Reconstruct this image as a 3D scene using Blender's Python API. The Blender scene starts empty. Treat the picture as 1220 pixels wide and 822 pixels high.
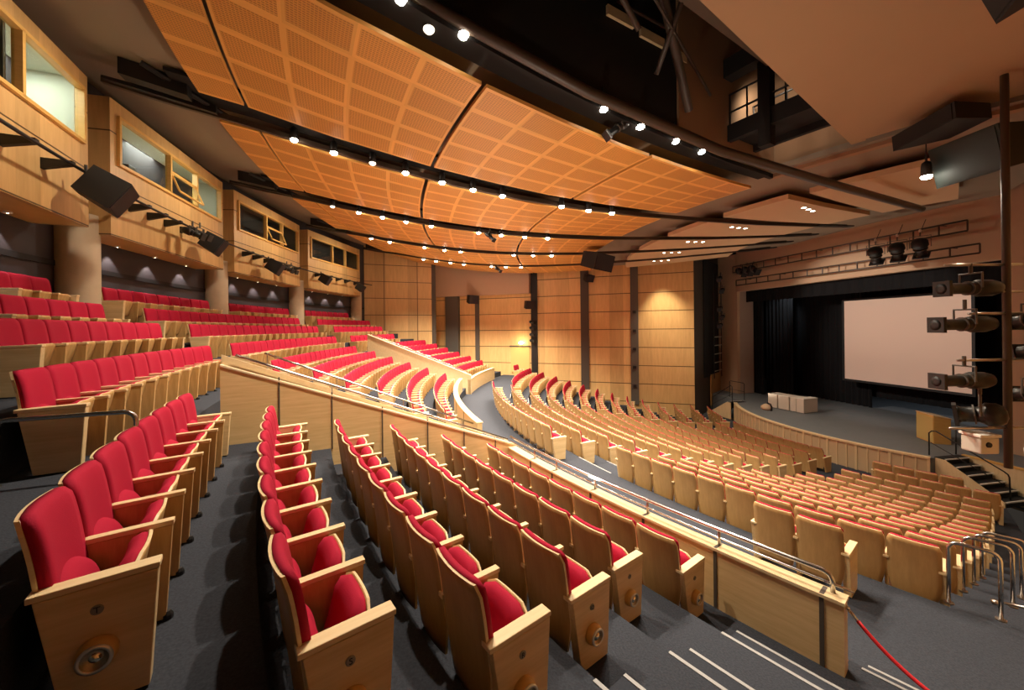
import bpy, bmesh, math, random
from mathutils import Vector, Matrix
random.seed(7)
C = bpy.context.scene.collection
PI = math.pi
rad = math.radians
# ---------------------------------------------------------------- place: polar frame about the centre of the seating arcs
XC, YC, ZCAM = 26.26, 15.58, 5.90
YAW, ROLL, FPX, H0 = rad(10.4155), 0.0105, 462.185, 390.5
def P(R, t, z=0.0):
    a = rad(t)
    return Vector((XC - R*math.cos(a), YC + R*math.sin(a), z))
def lerp(x, pts):
    pts = sorted(pts)
    if x <= pts[0][0]: (a, b), (c, d) = pts[0], pts[1]
    elif x >= pts[-1][0]: (a, b), (c, d) = pts[-2], pts[-1]
    else:
        for i in range(len(pts)-1):
            if pts[i][0] <= x <= pts[i+1][0]:
                (a, b), (c, d) = pts[i], pts[i+1]; break
    return b + (d-b)*(x-a)/(c-a)
# ---------------------------------------------------------------- materials
MATS = {}
def nodes(name):
    m = bpy.data.materials.new(name); m.use_nodes = True
    nt = m.node_tree; b = nt.nodes['Principled BSDF']; MATS[name] = m
    return m, nt, b, nt.nodes.new, nt.links.new
def plain(name, col, rough=0.6, metal=0.0, var=0.0, scale=20.0, bump=0.0, spec=0.5):
    m, nt, b, N, L = nodes(name)
    b.inputs['Base Color'].default_value = (*col, 1); b.inputs['Roughness'].default_value = rough
    b.inputs['Metallic'].default_value = metal
    b.inputs['Specular IOR Level'].default_value = spec
    if var or bump:
        tc = N('ShaderNodeTexCoord'); nz = N('ShaderNodeTexNoise')
        nz.inputs['Scale'].default_value = scale; nz.inputs['Detail'].default_value = 3
        L(tc.outputs['Object'], nz.inputs['Vector'])
        if var:
            mx = N('ShaderNodeMix'); mx.data_type = 'RGBA'
            mx.inputs[6].default_value = (*[c*(1-var) for c in col], 1); mx.inputs[7].default_value = (*[min(1, c*(1+var)) for c in col], 1)
            L(nz.outputs['Fac'], mx.inputs[0]); L(mx.outputs[2], b.inputs['Base Color'])
        if bump:
            bp = N('ShaderNodeBump'); bp.inputs['Strength'].default_value = bump; bp.inputs['Distance'].default_value = 0.01
            L(nz.outputs['Fac'], bp.inputs['Height']); L(bp.outputs['Normal'], b.inputs['Normal'])
    return m
def wood(name, c1, c2, stretch=(1, 1, 14), scale=1.6, rough=0.42, joints=None, vjoints=None, jcol=(0.10, 0.055, 0.02), coords='Object', plank=None):
    """c1,c2 grain colours; joints=(axis, offset, spacing, width) dark joint lines; plank=(axis, width) per-plank tint."""
    m, nt, b, N, L = nodes(name)
    b.inputs['Roughness'].default_value = rough
    tc = N('ShaderNodeTexCoord'); mp = N('ShaderNodeMapping'); L(tc.outputs[coords], mp.inputs['Vector'])
    mp.inputs['Scale'].default_value = stretch
    nz = N('ShaderNodeTexNoise'); nz.inputs['Scale'].default_value = scale; nz.inputs['Detail'].default_value = 4; nz.inputs['Roughness'].default_value = 0.65
    L(mp.outputs['Vector'], nz.inputs['Vector'])
    mx = N('ShaderNodeMix'); mx.data_type = 'RGBA'; mx.inputs[6].default_value = (*c1, 1); mx.inputs[7].default_value = (*c2, 1)
    cr = N('ShaderNodeMapRange'); cr.inputs[1].default_value = 0.3; cr.inputs[2].default_value = 0.7
    L(nz.outputs['Fac'], cr.inputs[0]); L(cr.outputs[0], mx.inputs[0])
    out = mx.outputs[2]
    sp = N('ShaderNodeSeparateXYZ'); L(tc.outputs[coords], sp.inputs[0])
    if plank:
        d = N('ShaderNodeMath'); d.operation = 'DIVIDE'; L(sp.outputs[plank[0]], d.inputs[0]); d.inputs[1].default_value = plank[1]
        fl = N('ShaderNodeMath'); fl.operation = 'FLOOR'; L(d.outputs[0], fl.inputs[0])
        wn = N('ShaderNodeTexWhiteNoise'); wn.noise_dimensions = '1D'; L(fl.outputs[0], wn.inputs['W'])
        mr = N('ShaderNodeMapRange'); mr.inputs[3].default_value = 0.86; mr.inputs[4].default_value = 1.12; L(wn.outputs['Value'], mr.inputs[0])
        mm = N('ShaderNodeMix'); mm.data_type = 'RGBA'; mm.blend_type = 'MULTIPLY'; mm.inputs[0].default_value = 1
        L(out, mm.inputs[6]); L(mr.outputs[0], mm.inputs[7]); out = mm.outputs[2]
    for j in (joints, vjoints):
        if not j: continue
        ax, off, spc, w = j
        a = N('ShaderNodeMath'); a.operation = 'SUBTRACT'; L(sp.outputs[ax], a.inputs[0]); a.inputs[1].default_value = off
        d = N('ShaderNodeMath'); d.operation = 'DIVIDE'; L(a.outputs[0], d.inputs[0]); d.inputs[1].default_value = spc
        fr = N('ShaderNodeMath'); fr.operation = 'FRACT'; L(d.outputs[0], fr.inputs[0])
        lt = N('ShaderNodeMath'); lt.operation = 'LESS_THAN'; L(fr.outputs[0], lt.inputs[0]); lt.inputs[1].default_value = w/spc
        mj = N('ShaderNodeMix'); mj.data_type = 'RGBA'; L(lt.outputs[0], mj.inputs[0]); L(out, mj.inputs[6]); mj.inputs[7].default_value = (*jcol, 1)
        out = mj.outputs[2]
    L(out, b.inputs['Base Color'])
    return m
def emit(name, col, s):
    m, nt, b, N, L = nodes(name)
    b.inputs['Base Color'].default_value = (*col, 1); b.inputs['Emission Color'].default_value = (*col, 1); b.inputs['Emission Strength'].default_value = s
    return m

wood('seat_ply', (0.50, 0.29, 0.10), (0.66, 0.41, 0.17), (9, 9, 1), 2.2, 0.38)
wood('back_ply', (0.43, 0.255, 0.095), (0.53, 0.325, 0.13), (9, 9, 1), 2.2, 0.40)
wood('arm_wood', (0.66, 0.46, 0.22), (0.80, 0.59, 0.32), (1, 12, 12), 2.0, 0.35)
wood('arm_cap', (0.74, 0.55, 0.29), (0.84, 0.66, 0.39), (1, 12, 12), 2.0, 0.33)
wood('parapet_wood', (0.62, 0.42, 0.19), (0.74, 0.53, 0.27), (1, 1, 16), 2.0, 0.40)
wood('cap_wood', (0.70, 0.53, 0.29), (0.78, 0.61, 0.36), (6, 6, 6), 2.0, 0.35)
wood('wall_wood', (0.66, 0.41, 0.165), (0.79, 0.52, 0.225), (8, 8, 1), 0.9, 0.42, joints=(2, 0.66, 1.256, 0.05), plank=(0, 0.95))
wood('corner_wood', (0.58, 0.36, 0.15), (0.70, 0.45, 0.20), (8, 8, 1), 0.9, 0.45, joints=(2, 0.66, 1.256, 0.045), vjoints=(0, -5.9, 2.45, 0.05), plank=(0, 0.8))
wood('booth_wood', (0.56, 0.34, 0.13), (0.68, 0.43, 0.18), (10, 10, 1), 0.9, 0.45, joints=(2, 8.55, 1.22, 0.03), plank=(0, 0.6))
wood('stage_front', (0.70, 0.52, 0.29), (0.80, 0.62, 0.37), (6, 6, 1), 2, 0.4)
wood('lectern_wood', (0.66, 0.38, 0.10), (0.76, 0.47, 0.15), (1, 1, 9), 2, 0.4)
wood('brown_door', (0.42, 0.22, 0.07), (0.50, 0.27, 0.09), (9, 9, 1), 2, 0.4)
plain('panel_beige', (0.60, 0.44, 0.26), 0.6)
plain('plaster_cap', (0.86, 0.70, 0.46), 0.4)
plain('fabric', (0.40, 0.006, 0.034), 0.85, var=0.10, scale=140, bump=0.15, spec=0.25)
plain('carpet', (0.042, 0.046, 0.057), 0.95, var=0.45, scale=60, bump=0.5, spec=0.1)
plain('carpet_side', (0.040, 0.044, 0.055), 0.95, var=0.3, scale=60, spec=0.1)
plain('nosing', (0.30, 0.295, 0.29), 0.5, var=0.1, scale=30)
plain('dish', (0.85, 0.74, 0.56), 0.12, 1.0)
plain('ring_metal', (0.80, 0.74, 0.64), 0.35, 0.8)
plain('chrome', (0.62, 0.60, 0.57), 0.22, 1.0)
plain('steel', (0.50, 0.45, 0.40), 0.30, 1.0)
plain('black_metal', (0.010, 0.009, 0.009), 0.5)
plain('brown_metal', (0.055, 0.036, 0.024), 0.45)
plain('dark_box', (0.012, 0.011, 0.011), 0.55)
plain('green_black', (0.014, 0.026, 0.023), 0.6)
plain('grille', (0.030, 0.020, 0.022), 0.8, var=0.3, scale=120)
plain('lantern', (0.030, 0.028, 0.025), 0.38, 0.5)
plain('panel_dark', (0.13, 0.085, 0.055), 0.85)
plain('void_brown', (0.34, 0.20, 0.11), 0.85)
plain('void_black', (0.010, 0.008, 0.007), 0.9)
plain('grey_ceiling', (0.27, 0.215, 0.155), 0.9, var=0.03, scale=2)
plain('cream_panel', (0.62, 0.43, 0.25), 0.8, var=0.03, scale=2)
plain('soffit_panel', (0.36, 0.225, 0.12), 0.8, var=0.03, scale=2)
plain('plaster', (0.47, 0.32, 0.205), 0.85, var=0.04, scale=3)
plain('bulkhead_paint', (0.52, 0.36, 0.25), 0.85, var=0.03, scale=2)
plain('pier_grey', (0.36, 0.28, 0.23), 0.85, var=0.05, scale=3)
plain('concrete', (0.56, 0.45, 0.31), 0.8, var=0.12, scale=4, bump=0.2)
plain('rear_dark', (0.050, 0.042, 0.048), 0.75, var=0.1, scale=6)
plain('rear_line', (0.012, 0.010, 0.011), 0.8)
plain('strip_dark', (0.075, 0.058, 0.045), 0.6)
plain('strip_grey', (0.10, 0.085, 0.07), 0.6)
plain('stage_floor', (0.150, 0.165, 0.180), 0.6, var=0.10, scale=3)
plain('drape', (0.006, 0.006, 0.007), 0.85, var=0.3, scale=8, spec=0.2)
plain('screen_white', (0.72, 0.55, 0.45), 0.8)
plain('screen_border', (0.006, 0.006, 0.006), 0.7)
plain('white_box', (0.62, 0.55, 0.46), 0.6, var=0.03, scale=5)
plain('white_paint', (0.75, 0.70, 0.62), 0.5)
plain('light_grey', (0.55, 0.50, 0.42), 0.5)
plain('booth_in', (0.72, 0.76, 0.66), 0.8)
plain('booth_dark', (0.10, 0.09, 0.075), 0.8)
plain('monitor_grey', (0.10, 0.10, 0.10), 0.5)
plain('rope_red', (0.62, 0.010, 0.018), 0.7, var=0.2, scale=80, bump=0.3)
plain('bundle_tan', (0.55, 0.40, 0.26), 0.8, var=0.2, scale=20)
plain('plaque', (0.34, 0.29, 0.22), 0.4, 0.4)
plain('step_black', (0.012, 0.012, 0.013), 0.8)
plain('letter', (0.015, 0.013, 0.012), 0.6)
plain('blue_carpet', (0.05, 0.055, 0.075), 0.95, var=0.3, scale=40)
plain('hopper', (0.62, 0.47, 0.17), 0.5)
emit('lamp_hot', (1.0, 0.90, 0.74), 60)
emit('lamp_dim', (1.0, 0.86, 0.66), 3)
emit('down_lamp', (1.0, 0.86, 0.66), 22)
emit('exit_lamp', (1.0, 0.85, 0.5), 25)
emit('aisle_lens', (1.0, 0.85, 0.55), 0.35)
# glass: clear pane
m, nt, b, N, L = nodes('glass')
tr = N('ShaderNodeBsdfTransparent'); gl = N('ShaderNodeBsdfGlossy'); gl.inputs['Roughness'].default_value = 0.03
tr.inputs['Color'].default_value = (0.93, 0.96, 0.92, 1)
ms = N('ShaderNodeMixShader'); ms.inputs[0].default_value = 0.07
L(tr.outputs[0], ms.inputs[1]); L(gl.outputs[0], ms.inputs[2]); L(ms.outputs[0], nt.nodes['Material Output'].inputs['Surface'])
# perforated timber ceiling tiles (uv in tile units)
m, nt, b, N, L = nodes('ceiling_tiles')
uvn = N('ShaderNodeUVMap'); sp = N('ShaderNodeSeparateXYZ'); L(uvn.outputs[0], sp.inputs[0])
def mth(op, a, bb=None):
    n = N('ShaderNodeMath'); n.operation = op
    for i, x in enumerate((a, bb)):
        if x is None: continue
        if isinstance(x, (int, float)): n.inputs[i].default_value = x
        else: L(x, n.inputs[i])
    return n.outputs[0]
def inside(o, lo, hi):
    f = mth('FRACT', o); return mth('MULTIPLY', mth('GREATER_THAN', f, lo), mth('LESS_THAN', f, hi))
msk = mth('MULTIPLY', inside(sp.outputs[0], 0.05, 0.95), inside(sp.outputs[1], 0.10, 0.90))
slot = mth('LESS_THAN', mth('FRACT', mth('MULTIPLY', sp.outputs[1], 17.0)), 0.42)
dash = mth('LESS_THAN', mth('FRACT', mth('MULTIPLY', sp.outputs[0], 19.0)), 0.72)
hole = mth('MULTIPLY', mth('MULTIPLY', slot, dash), msk)
wn = N('ShaderNodeTexWhiteNoise'); wn.noise_dimensions = '2D'
cmb = N('ShaderNodeCombineXYZ'); L(mth('FLOOR', sp.outputs[0]), cmb.inputs[0]); L(mth('FLOOR', sp.outputs[1]), cmb.inputs[1]); L(cmb.outputs[0], wn.inputs['Vector'])
tone = N('ShaderNodeMapRange'); tone.inputs[3].default_value = 0.90; tone.inputs[4].default_value = 1.08; L(wn.outputs['Value'], tone.inputs[0])
mx = N('ShaderNodeMix'); mx.data_type = 'RGBA'; mx.inputs[6].default_value = (0.80, 0.42, 0.105, 1); mx.inputs[7].default_value = (0.69, 0.325, 0.065, 1); L(msk, mx.inputs[0])
mm = N('ShaderNodeMix'); mm.data_type = 'RGBA'; mm.blend_type = 'MULTIPLY'; mm.inputs[0].default_value = 1; L(mx.outputs[2], mm.inputs[6]); L(tone.outputs[0], mm.inputs[7])
mh = N('ShaderNodeMix'); mh.data_type = 'RGBA'; mh.inputs[7].default_value = (0.24, 0.10, 0.025, 1); L(mm.outputs[2], mh.inputs[6]); L(mth('MULTIPLY', hole, 0.75), mh.inputs[0])
L(mh.outputs[2], b.inputs['Base Color']); b.inputs['Roughness'].default_value = 0.5

# ---------------------------------------------------------------- mesh helpers
class MB:
    def __init__(s): s.bm = bmesh.new(); s.uv = None
    def quad(s, vs):
        return s.bm.faces.new([s.bm.verts.new(v) for v in vs])
    def hexa(s, a, b):
        """prism between two loops of equal length"""
        va = [s.bm.verts.new(v) for v in a]; vb = [s.bm.verts.new(v) for v in b]; n = len(va)
        s.bm.faces.new(va[::-1]); s.bm.faces.new(vb)
        for i in range(n): s.bm.faces.new((va[i], va[(i+1) % n], vb[(i+1) % n], vb[i]))
        return s
    def box(s, c, d, M=None):
        x, y, z = d[0]/2, d[1]/2, d[2]/2
        pa = [Vector((c[0]+i*x, c[1]+j*y, c[2]-z)) for i, j in ((-1, -1), (1, -1), (1, 1), (-1, 1))]
        pb = [v+Vector((0, 0, 2*z)) for v in pa]
        if M: pa = [M @ v for v in pa]; pb = [M @ v for v in pb]
        return s.hexa(pa, pb)
    def tube(s, pts, r, n=8, cap=True, r2=None):
        pts = [Vector(p) for p in pts]; rings = []; up0 = None
        for i, p in enumerate(pts):
            t = (pts[min(i+1, len(pts)-1)] - pts[max(i-1, 0)]).normalized()
            if up0 is None:
                up0 = Vector((0, 0, 1)) if abs(t.z) < 0.9 else Vector((1, 0, 0))
            a = t.cross(up0).normalized(); up = a.cross(t).normalized(); up0 = up
            rr = r if r2 is None else r+(r2-r)*i/(len(pts)-1)
            rings.append([s.bm.verts.new(p+a*rr*math.cos(2*PI*k/n)+up*rr*math.sin(2*PI*k/n)) for k in range(n)])
        for i in range(len(rings)-1):
            for k in range(n):
                s.bm.faces.new((rings[i][k], rings[i][(k+1) % n], rings[i+1][(k+1) % n], rings[i+1][k]))
        if cap:
            s.bm.faces.new(rings[0][::-1]); s.bm.faces.new(rings[-1])
        return s
    def lathe(s, prof, n=16, M=None):
        """prof: (r, z) about local z"""
        rings = []
        for r, z in prof:
            ring = [Vector((max(r, 1e-4)*math.cos(2*PI*k/n), max(r, 1e-4)*math.sin(2*PI*k/n), z)) for k in range(n)]
            rings.append([s.bm.verts.new((M @ v) if M else v) for v in ring])
        for i in range(len(rings)-1):
            for k in range(n): s.bm.faces.new((rings[i][k], rings[i][(k+1) % n], rings[i+1][(k+1) % n], rings[i+1][k]))
        s.bm.faces.new(rings[0][::-1]); s.bm.faces.new(rings[-1])
        return s
    def sector(s, R0, R1, t0, t1, z0, z1, n=12):
        """solid ring sector; z0/z1 may be functions of R"""
        f0 = z0 if callable(z0) else (lambda R: z0); f1 = z1 if callable(z1) else (lambda R: z1)
        return s.sweep([(R0, f0(R0)), (R1, f0(R1)), (R1, f1(R1)), (R0, f1(R0))], t0, t1, n)
    def sweep(s, prof, t0, t1, n=12, closed=True):
        rows = [[s.bm.verts.new(P(R, t0+(t1-t0)*k/n, z)) for R, z in prof] for k in range(n+1)]
        m = len(prof)
        for k in range(n):
            for i in range(m if closed else m-1):
                j = (i+1) % m
                s.bm.faces.new((rows[k][i], rows[k][j], rows[k+1][j], rows[k+1][i]))
        if closed:
            s.bm.faces.new(rows[0][::-1]); s.bm.faces.new(rows[-1])
        return s
    def build(s, name, mat, parent=None, smooth=False, bevel=0.0, loc=None, rz=0.0):
        me = s.mesh(name, mat, smooth, bevel)
        return link(name, me, parent, loc, rz)
    def mesh(s, name, mat, smooth=False, bevel=0.0):
        if bevel:
            bmesh.ops.bevel(s.bm, geom=s.bm.edges[:], offset=bevel, segments=2, affect='EDGES', clamp_overlap=True, profile=0.5)
        bmesh.ops.recalc_face_normals(s.bm, faces=s.bm.faces[:])
        me = bpy.data.meshes.new(name); s.bm.to_mesh(me); s.bm.free()
        for mm in (mat if isinstance(mat, (list, tuple)) else [mat]): me.materials.append(MATS[mm])
        if smooth == 'flatrim': me.polygons.foreach_set('use_smooth', [p_.material_index == 0 for p_ in me.polygons])
        elif smooth: me.polygons.foreach_set('use_smooth', [True]*len(me.polygons))
        return me
def link(name, me, parent=None, loc=None, rz=0.0):
    o = bpy.data.objects.new(name, me); C.objects.link(o)
    if parent: o.parent = parent
    if loc is not None: o.location = loc
    if rz: o.rotation_euler = (0, 0, rz)
    return o
def tag(o, label, cat, group=None, kind=None):
    o['label'] = label; o['category'] = cat
    if group: o['group'] = group
    if kind: o['kind'] = kind
    return o
def thing(name, label, cat, loc=(0, 0, 0), rz=0.0, group=None):
    o = bpy.data.objects.new(name, None); C.objects.link(o); o.location = loc; o.rotation_euler = (0, 0, rz); o.empty_display_size = 0.2
    return tag(o, label, cat, group)
def struct(o, label=None):
    o['kind'] = 'structure'
    if label: o['label'] = label
    return o
ORD = ['', 'first', 'second', 'third', 'fourth', 'fifth', 'sixth', 'seventh', 'eighth', 'ninth', 'tenth', 'eleventh', 'twelfth', 'thirteenth', 'fourteenth', 'fifteenth', 'sixteenth', 'seventeenth', 'eighteenth', 'nineteenth', 'twentieth']
def aim(frm, to):
    """matrix: local z from frm towards to"""
    d = (Vector(to)-Vector(frm)).normalized()
    return Matrix.Translation(Vector(frm)) @ d.to_track_quat('Z', 'Y').to_matrix().to_4x4()

# ---------------------------------------------------------------- levels of the seating
LZ = [2.29, 2.04, 1.78, 1.52, 1.26, 1.01, 0.77, 0.55, 0.36, 0.20, 0.08, 0.0, 0.0, 0.0]
LR = [24.02-0.948*i for i in range(14)]
UR = [31.19-0.932*k for k in range(6)]           # rows T S R Q P O
UZ = [4.104-0.2964*k for k in range(6)]
UR[0] += 0.025; UR[1] -= 0.03; UZ[0] -= 0.025
BR = [32.12, 33.05, 34.0, 34.72]                  # the four rows behind row T
BZ = [4.60, 5.13, 5.55, 6.05]
WALK = 2.29
# ---------------------------------------------------------------- floor terraces
def steps(mb, rows, inner, t0, t1, base, n=30):
    prof = [(inner, base), (inner, rows[0][1])]
    for i, (R, z) in enumerate(rows):
        ro = R+0.05
        prof.append((ro, z))
        if i+1 < len(rows): prof.append((ro, rows[i+1][1]))
    prof.append((rows[-1][0]+0.05, base))
    mb.sweep(prof, t0, t1, n)
lower = [(LR[i], LZ[i]) for i in range(13, 0, -1)] + [(25.62, WALK)]
upper = [(UR[k], UZ[k]) for k in range(5, -1, -1)]
rear = [(BR[k], BZ[k]) for k in range(3)] + [(37.5, BZ[3])]
mb = MB()
steps(mb, lower, 4.0, -36, 33, -0.6, 40)
steps(mb, upper, 25.60, -40, -16.36, -0.5, 20)
steps(mb, upper, 25.60, -10.5, 12.98, -0.5, 20)
steps(mb, upper, 25.60, 12.98, 31.5, -0.5, 20)
mb.sector(25.60, 31.24, -16.36, -10.5, -0.6, WALK, 6)
steps(mb, rear, 31.24, -40, 32, -0.5, 40)
struct(mb.build('floor', 'carpet'), 'dark grey carpeted floor stepping down in curved terraces')

# aisle half steps with pale nosings
def aisle(name, rows, ta, tb, label, half=True, nose=True):
    a = MB(); nb = MB()
    for i, (R, z, zup, ta_, tb_) in enumerate(rows):
        Ro = R+0.05
        if half:
            a.sector(Ro-0.33, Ro+0.004, ta_, tb_, z-0.02, z+(zup-z)/2, 4)
        if nose:
            if half: nb.sector(Ro-0.333, Ro-0.303, ta_, tb_, z+(zup-z)/2-0.02, z+(zup-z)/2+0.006, 4)
            nb.sector(Ro-0.004, Ro+0.027, ta_, tb_, zup-0.03, zup+0.006, 4)
    o = None
    if half: o = struct(a.build(name, 'carpet_side'), label)
    elif nose: a.bm.free(); return struct(nb.build(name, 'nosing'), label)
    else: a.bm.free()
    if nose: nb.build('stair_nosing', 'nosing', o)
    else: nb.bm.free()
    return o
ur = [(UR[k], UZ[k], UZ[k-1] if k else BZ[0]) for k in range(6)]
aisle('trim_1', [(r, z, zu, -33.5, -27.4) for r, z, zu in ur] + [(25.62-0.05, WALK, UZ[5], -34.5, -29.3)], 0, 0, 'carpeted half steps with pale nosings beside the near upper rows')
aisle('trim_2', [(r, z, zu, -10.4, -9.2 if k > 3 else -6.7) for k, (r, z, zu) in enumerate(ur)], 0, 0, 'carpeted half steps beside the middle upper rows')
aisle('trim_3', [(BR[k], BZ[k], BZ[k+1], -9.2, -7.3) for k in range(3)], 0, 0, 'carpeted half steps between the rear blocks')
lr = [(LR[i], LZ[i], LZ[i-1]) for i in range(1, 11)]
nb = [(r, z, zu, -13.25-math.degrees(1.35/r), -13.25) for r, z, zu in lr]
aisle('trim_4', nb, 0, 0, 'carpeted steps of the aisle beside the near lower block', half=False)
aisle('trim_5', [(r, z, zu, 10.15, 10.0+math.degrees(1.25/r)) for r, z, zu in lr], 0, 0, 'carpeted steps of the far lower aisle', half=False)

# ---------------------------------------------------------------- theatre seat (local: x to the stage, y along the row, z up; origin on the floor under the back)
PITCH = 0.54
def grid(mb, f, nu, nv, thick=None):
    """surface f(u,v)->Vector, optional second skin for a closed slab"""
    bm = mb.bm
    A = [[bm.verts.new(f(i/nu, j/nv, 0)) for j in range(nv+1)] for i in range(nu+1)]
    B = [[bm.verts.new(f(i/nu, j/nv, 1)) for j in range(nv+1)] for i in range(nu+1)]
    for i in range(nu):
        for j in range(nv):
            bm.faces.new((A[i][j], A[i][j+1], A[i+1][j+1], A[i+1][j]))
            bm.faces.new((B[i][j], B[i+1][j], B[i+1][j+1], B[i][j+1]))
    rim = []
    for i in range(nu):
        rim += [bm.faces.new((A[i][0], A[i+1][0], B[i+1][0], B[i][0])), bm.faces.new((A[i][nv], B[i][nv], B[i+1][nv], A[i+1][nv]))]
    for j in range(nv):
        rim += [bm.faces.new((A[0][j], B[0][j], B[0][j+1], A[0][j+1])), bm.faces.new((A[nu][j], A[nu][j+1], B[nu][j+1], B[nu][j]))]
    return rim
def half_width(v, w, r, top=True):
    """half width along height v (metres from the rounded end)"""
    if v < r: return w - r + math.sqrt(max(0, r*r-(r-v)**2))
    return w
def back_shell(hi=True):
    mb = MB(); z0, z1 = 0.13, 0.950
    def f(u, v, side):
        z = z0+(z1-z0)*u
        hw = half_width(z1-z, 0.262, 0.028)
        if z < 0.40: hw = 0.262-0.055*((0.40-z)/0.27)**1.3
        y = hw*(2*v-1)
        x = 0.075-0.100*((z-z0)/(z1-z0)) + 0.035*(y/0.26)**2
        if z > 0.7: x -= 0.015*((z-0.7)/0.25)**2
        return Vector((x+(0.018 if side else 0), y, z))
    us = (12, 8) if hi else (5, 2)
    for fc in grid(mb, f, *us): fc.material_index = 1
    return mb
def back_cushion(hi=True):
    mb = MB(); z0, z1 = 0.42, 0.957
    def f(u, v, side):
        z = z0+(z1-z0)*u
        hw = half_width(z1-z, 0.250, 0.032)
        y = hw*(2*v-1)
        x = 0.094-0.100*((z-0.13)/0.82) + 0.035*(y/0.26)**2
        if z > 0.7: x -= 0.015*((z-0.7)/0.25)**2
        if side:
            e = min(1, 5*u, 6*(1-u)+0.25); ey = min(1, 9*v+0.2, 9*(1-v)+0.2)
            t = 0.030+0.028*math.sqrt(max(0, e*ey))
            x += t
        return Vector((x, y, z))
    grid(mb, f, *((14, 8) if hi else (4, 2))); return mb
def lumbar():
    mb = MB()
    def f(u, v, side):
        y = 0.238*(2*v-1); zt = 0.415+0.21*math.sqrt(max(0, 1-(y/0.245)**2)); z = 0.33+(zt-0.33)*u
        x = 0.125-0.10*((z-0.13)/0.82)+0.035*(y/0.26)**2
        if side:
            e = math.sqrt(max(0, 1-max(0, (u-0.35)/0.65)**2)); ey = math.sqrt(max(0, 1-(2*v-1)**4))
            x += 0.012+0.085*e*ey
        return Vector((x, y, z))
    grid(mb, f, 8, 10); return mb
TIP = rad(74); HX, HZ = 0.285, 0.265
def seat_xf(a, y, h):
    """a along the seat pan from the hinge, h above the pan"""
    return Vector((HX+a*math.cos(TIP)-h*math.sin(TIP), y, HZ+a*math.sin(TIP)+h*math.cos(TIP)))
def seat_shell(hi=True):
    mb = MB(); Lp = 0.385
    def f(u, v, side):
        a = Lp*u; hw = half_width(Lp-a, 0.232, 0.085)*(0.93+0.07*min(1, u*3)); y = hw*(2*v-1)
        h = -0.015+0.02*(y/0.23)**2 - 0.012*math.sin(PI*u)
        return seat_xf(a, y, h-(0.016 if side else 0))
    for fc in grid(mb, f, *((10, 8) if hi else (3, 2))): fc.material_index = 1
    return mb
def seat_cushion(hi=True):
    mb = MB(); Lp = 0.375
    def f(u, v, side):
        a = Lp*u; hw = half_width(Lp-a, 0.222, 0.085)*(0.93+0.07*min(1, u*3)); y = hw*(2*v-1)
        h = -0.012+0.02*(y/0.23)**2 - 0.012*math.sin(PI*u)
        if side:
            e = min(1, 6*u+0.2, 5*(1-u)+0.1); ey = min(1, 8*v+0.1, 8*(1-v)+0.1)
            h += 0.016+0.062*math.sqrt(max(0, e*ey))
        return seat_xf(a, y, h)
    grid(mb, f, *((10, 8) if hi else (3, 2))); return mb
def arm_panel(y, w, xr=0.0):
    mb = MB()
    loop = [(0.15, 0.012), (0.455, 0.012), (0.492, 0.595), (0.015+xr, 0.585)]
    mb.hexa([Vector((x, y-w/2, z)) for x, z in loop], [Vector((x, y+w/2, z)) for x, z in loop]); return mb
def arm_top(y, w, xr=0.0):
    mb = MB(); loop = [(xr, 0.586), (0.50, 0.598), (0.50, 0.628), (xr, 0.616)]
    mb.hexa([Vector((x, y-w/2, z)) for x, z in loop], [Vector((x, y+w/2, z)) for x, z in loop]); return mb
def foot(y):
    mb = MB(); mb.lathe([(0.03, 0), (0.03, 0.03), (0.018, 0.05)], 8, Matrix.Translation((0.46, y, 0))); return mb
YE = -PITCH/2
MESH = {
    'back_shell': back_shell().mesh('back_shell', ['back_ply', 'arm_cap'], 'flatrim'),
    'back_cushion': back_cushion().mesh('back_cushion', 'fabric', True),
    'lumbar_cushion': lumbar().mesh('lumbar_cushion', 'fabric', True),
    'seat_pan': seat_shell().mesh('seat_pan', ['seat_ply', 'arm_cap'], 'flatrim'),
    'seat_cushion': seat_cushion().mesh('seat_cushion', 'fabric', True),
    'arm_panel': arm_panel(YE, 0.045, 0.05).mesh('arm_panel', 'seat_ply', False, 0.004),
    'armrest': arm_top(YE, 0.058, 0.035).mesh('armrest', 'arm_cap', False, 0.004),
    'foot': foot(YE).mesh('foot', 'black_metal'),
    'end_panel': arm_panel(YE, 0.085, 0.045).mesh('end_panel', 'arm_wood', False, 0.006),
    'end_armrest': arm_top(YE, 0.088, 0.04).mesh('end_armrest', 'arm_cap', False, 0.005),
    'far_panel': arm_panel(-YE, 0.085, 0.045).mesh('far_panel', 'arm_wood', False, 0.006),
    'far_armrest': arm_top(-YE, 0.088, 0.04).mesh('far_armrest', 'arm_cap', False, 0.005),
}
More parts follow.
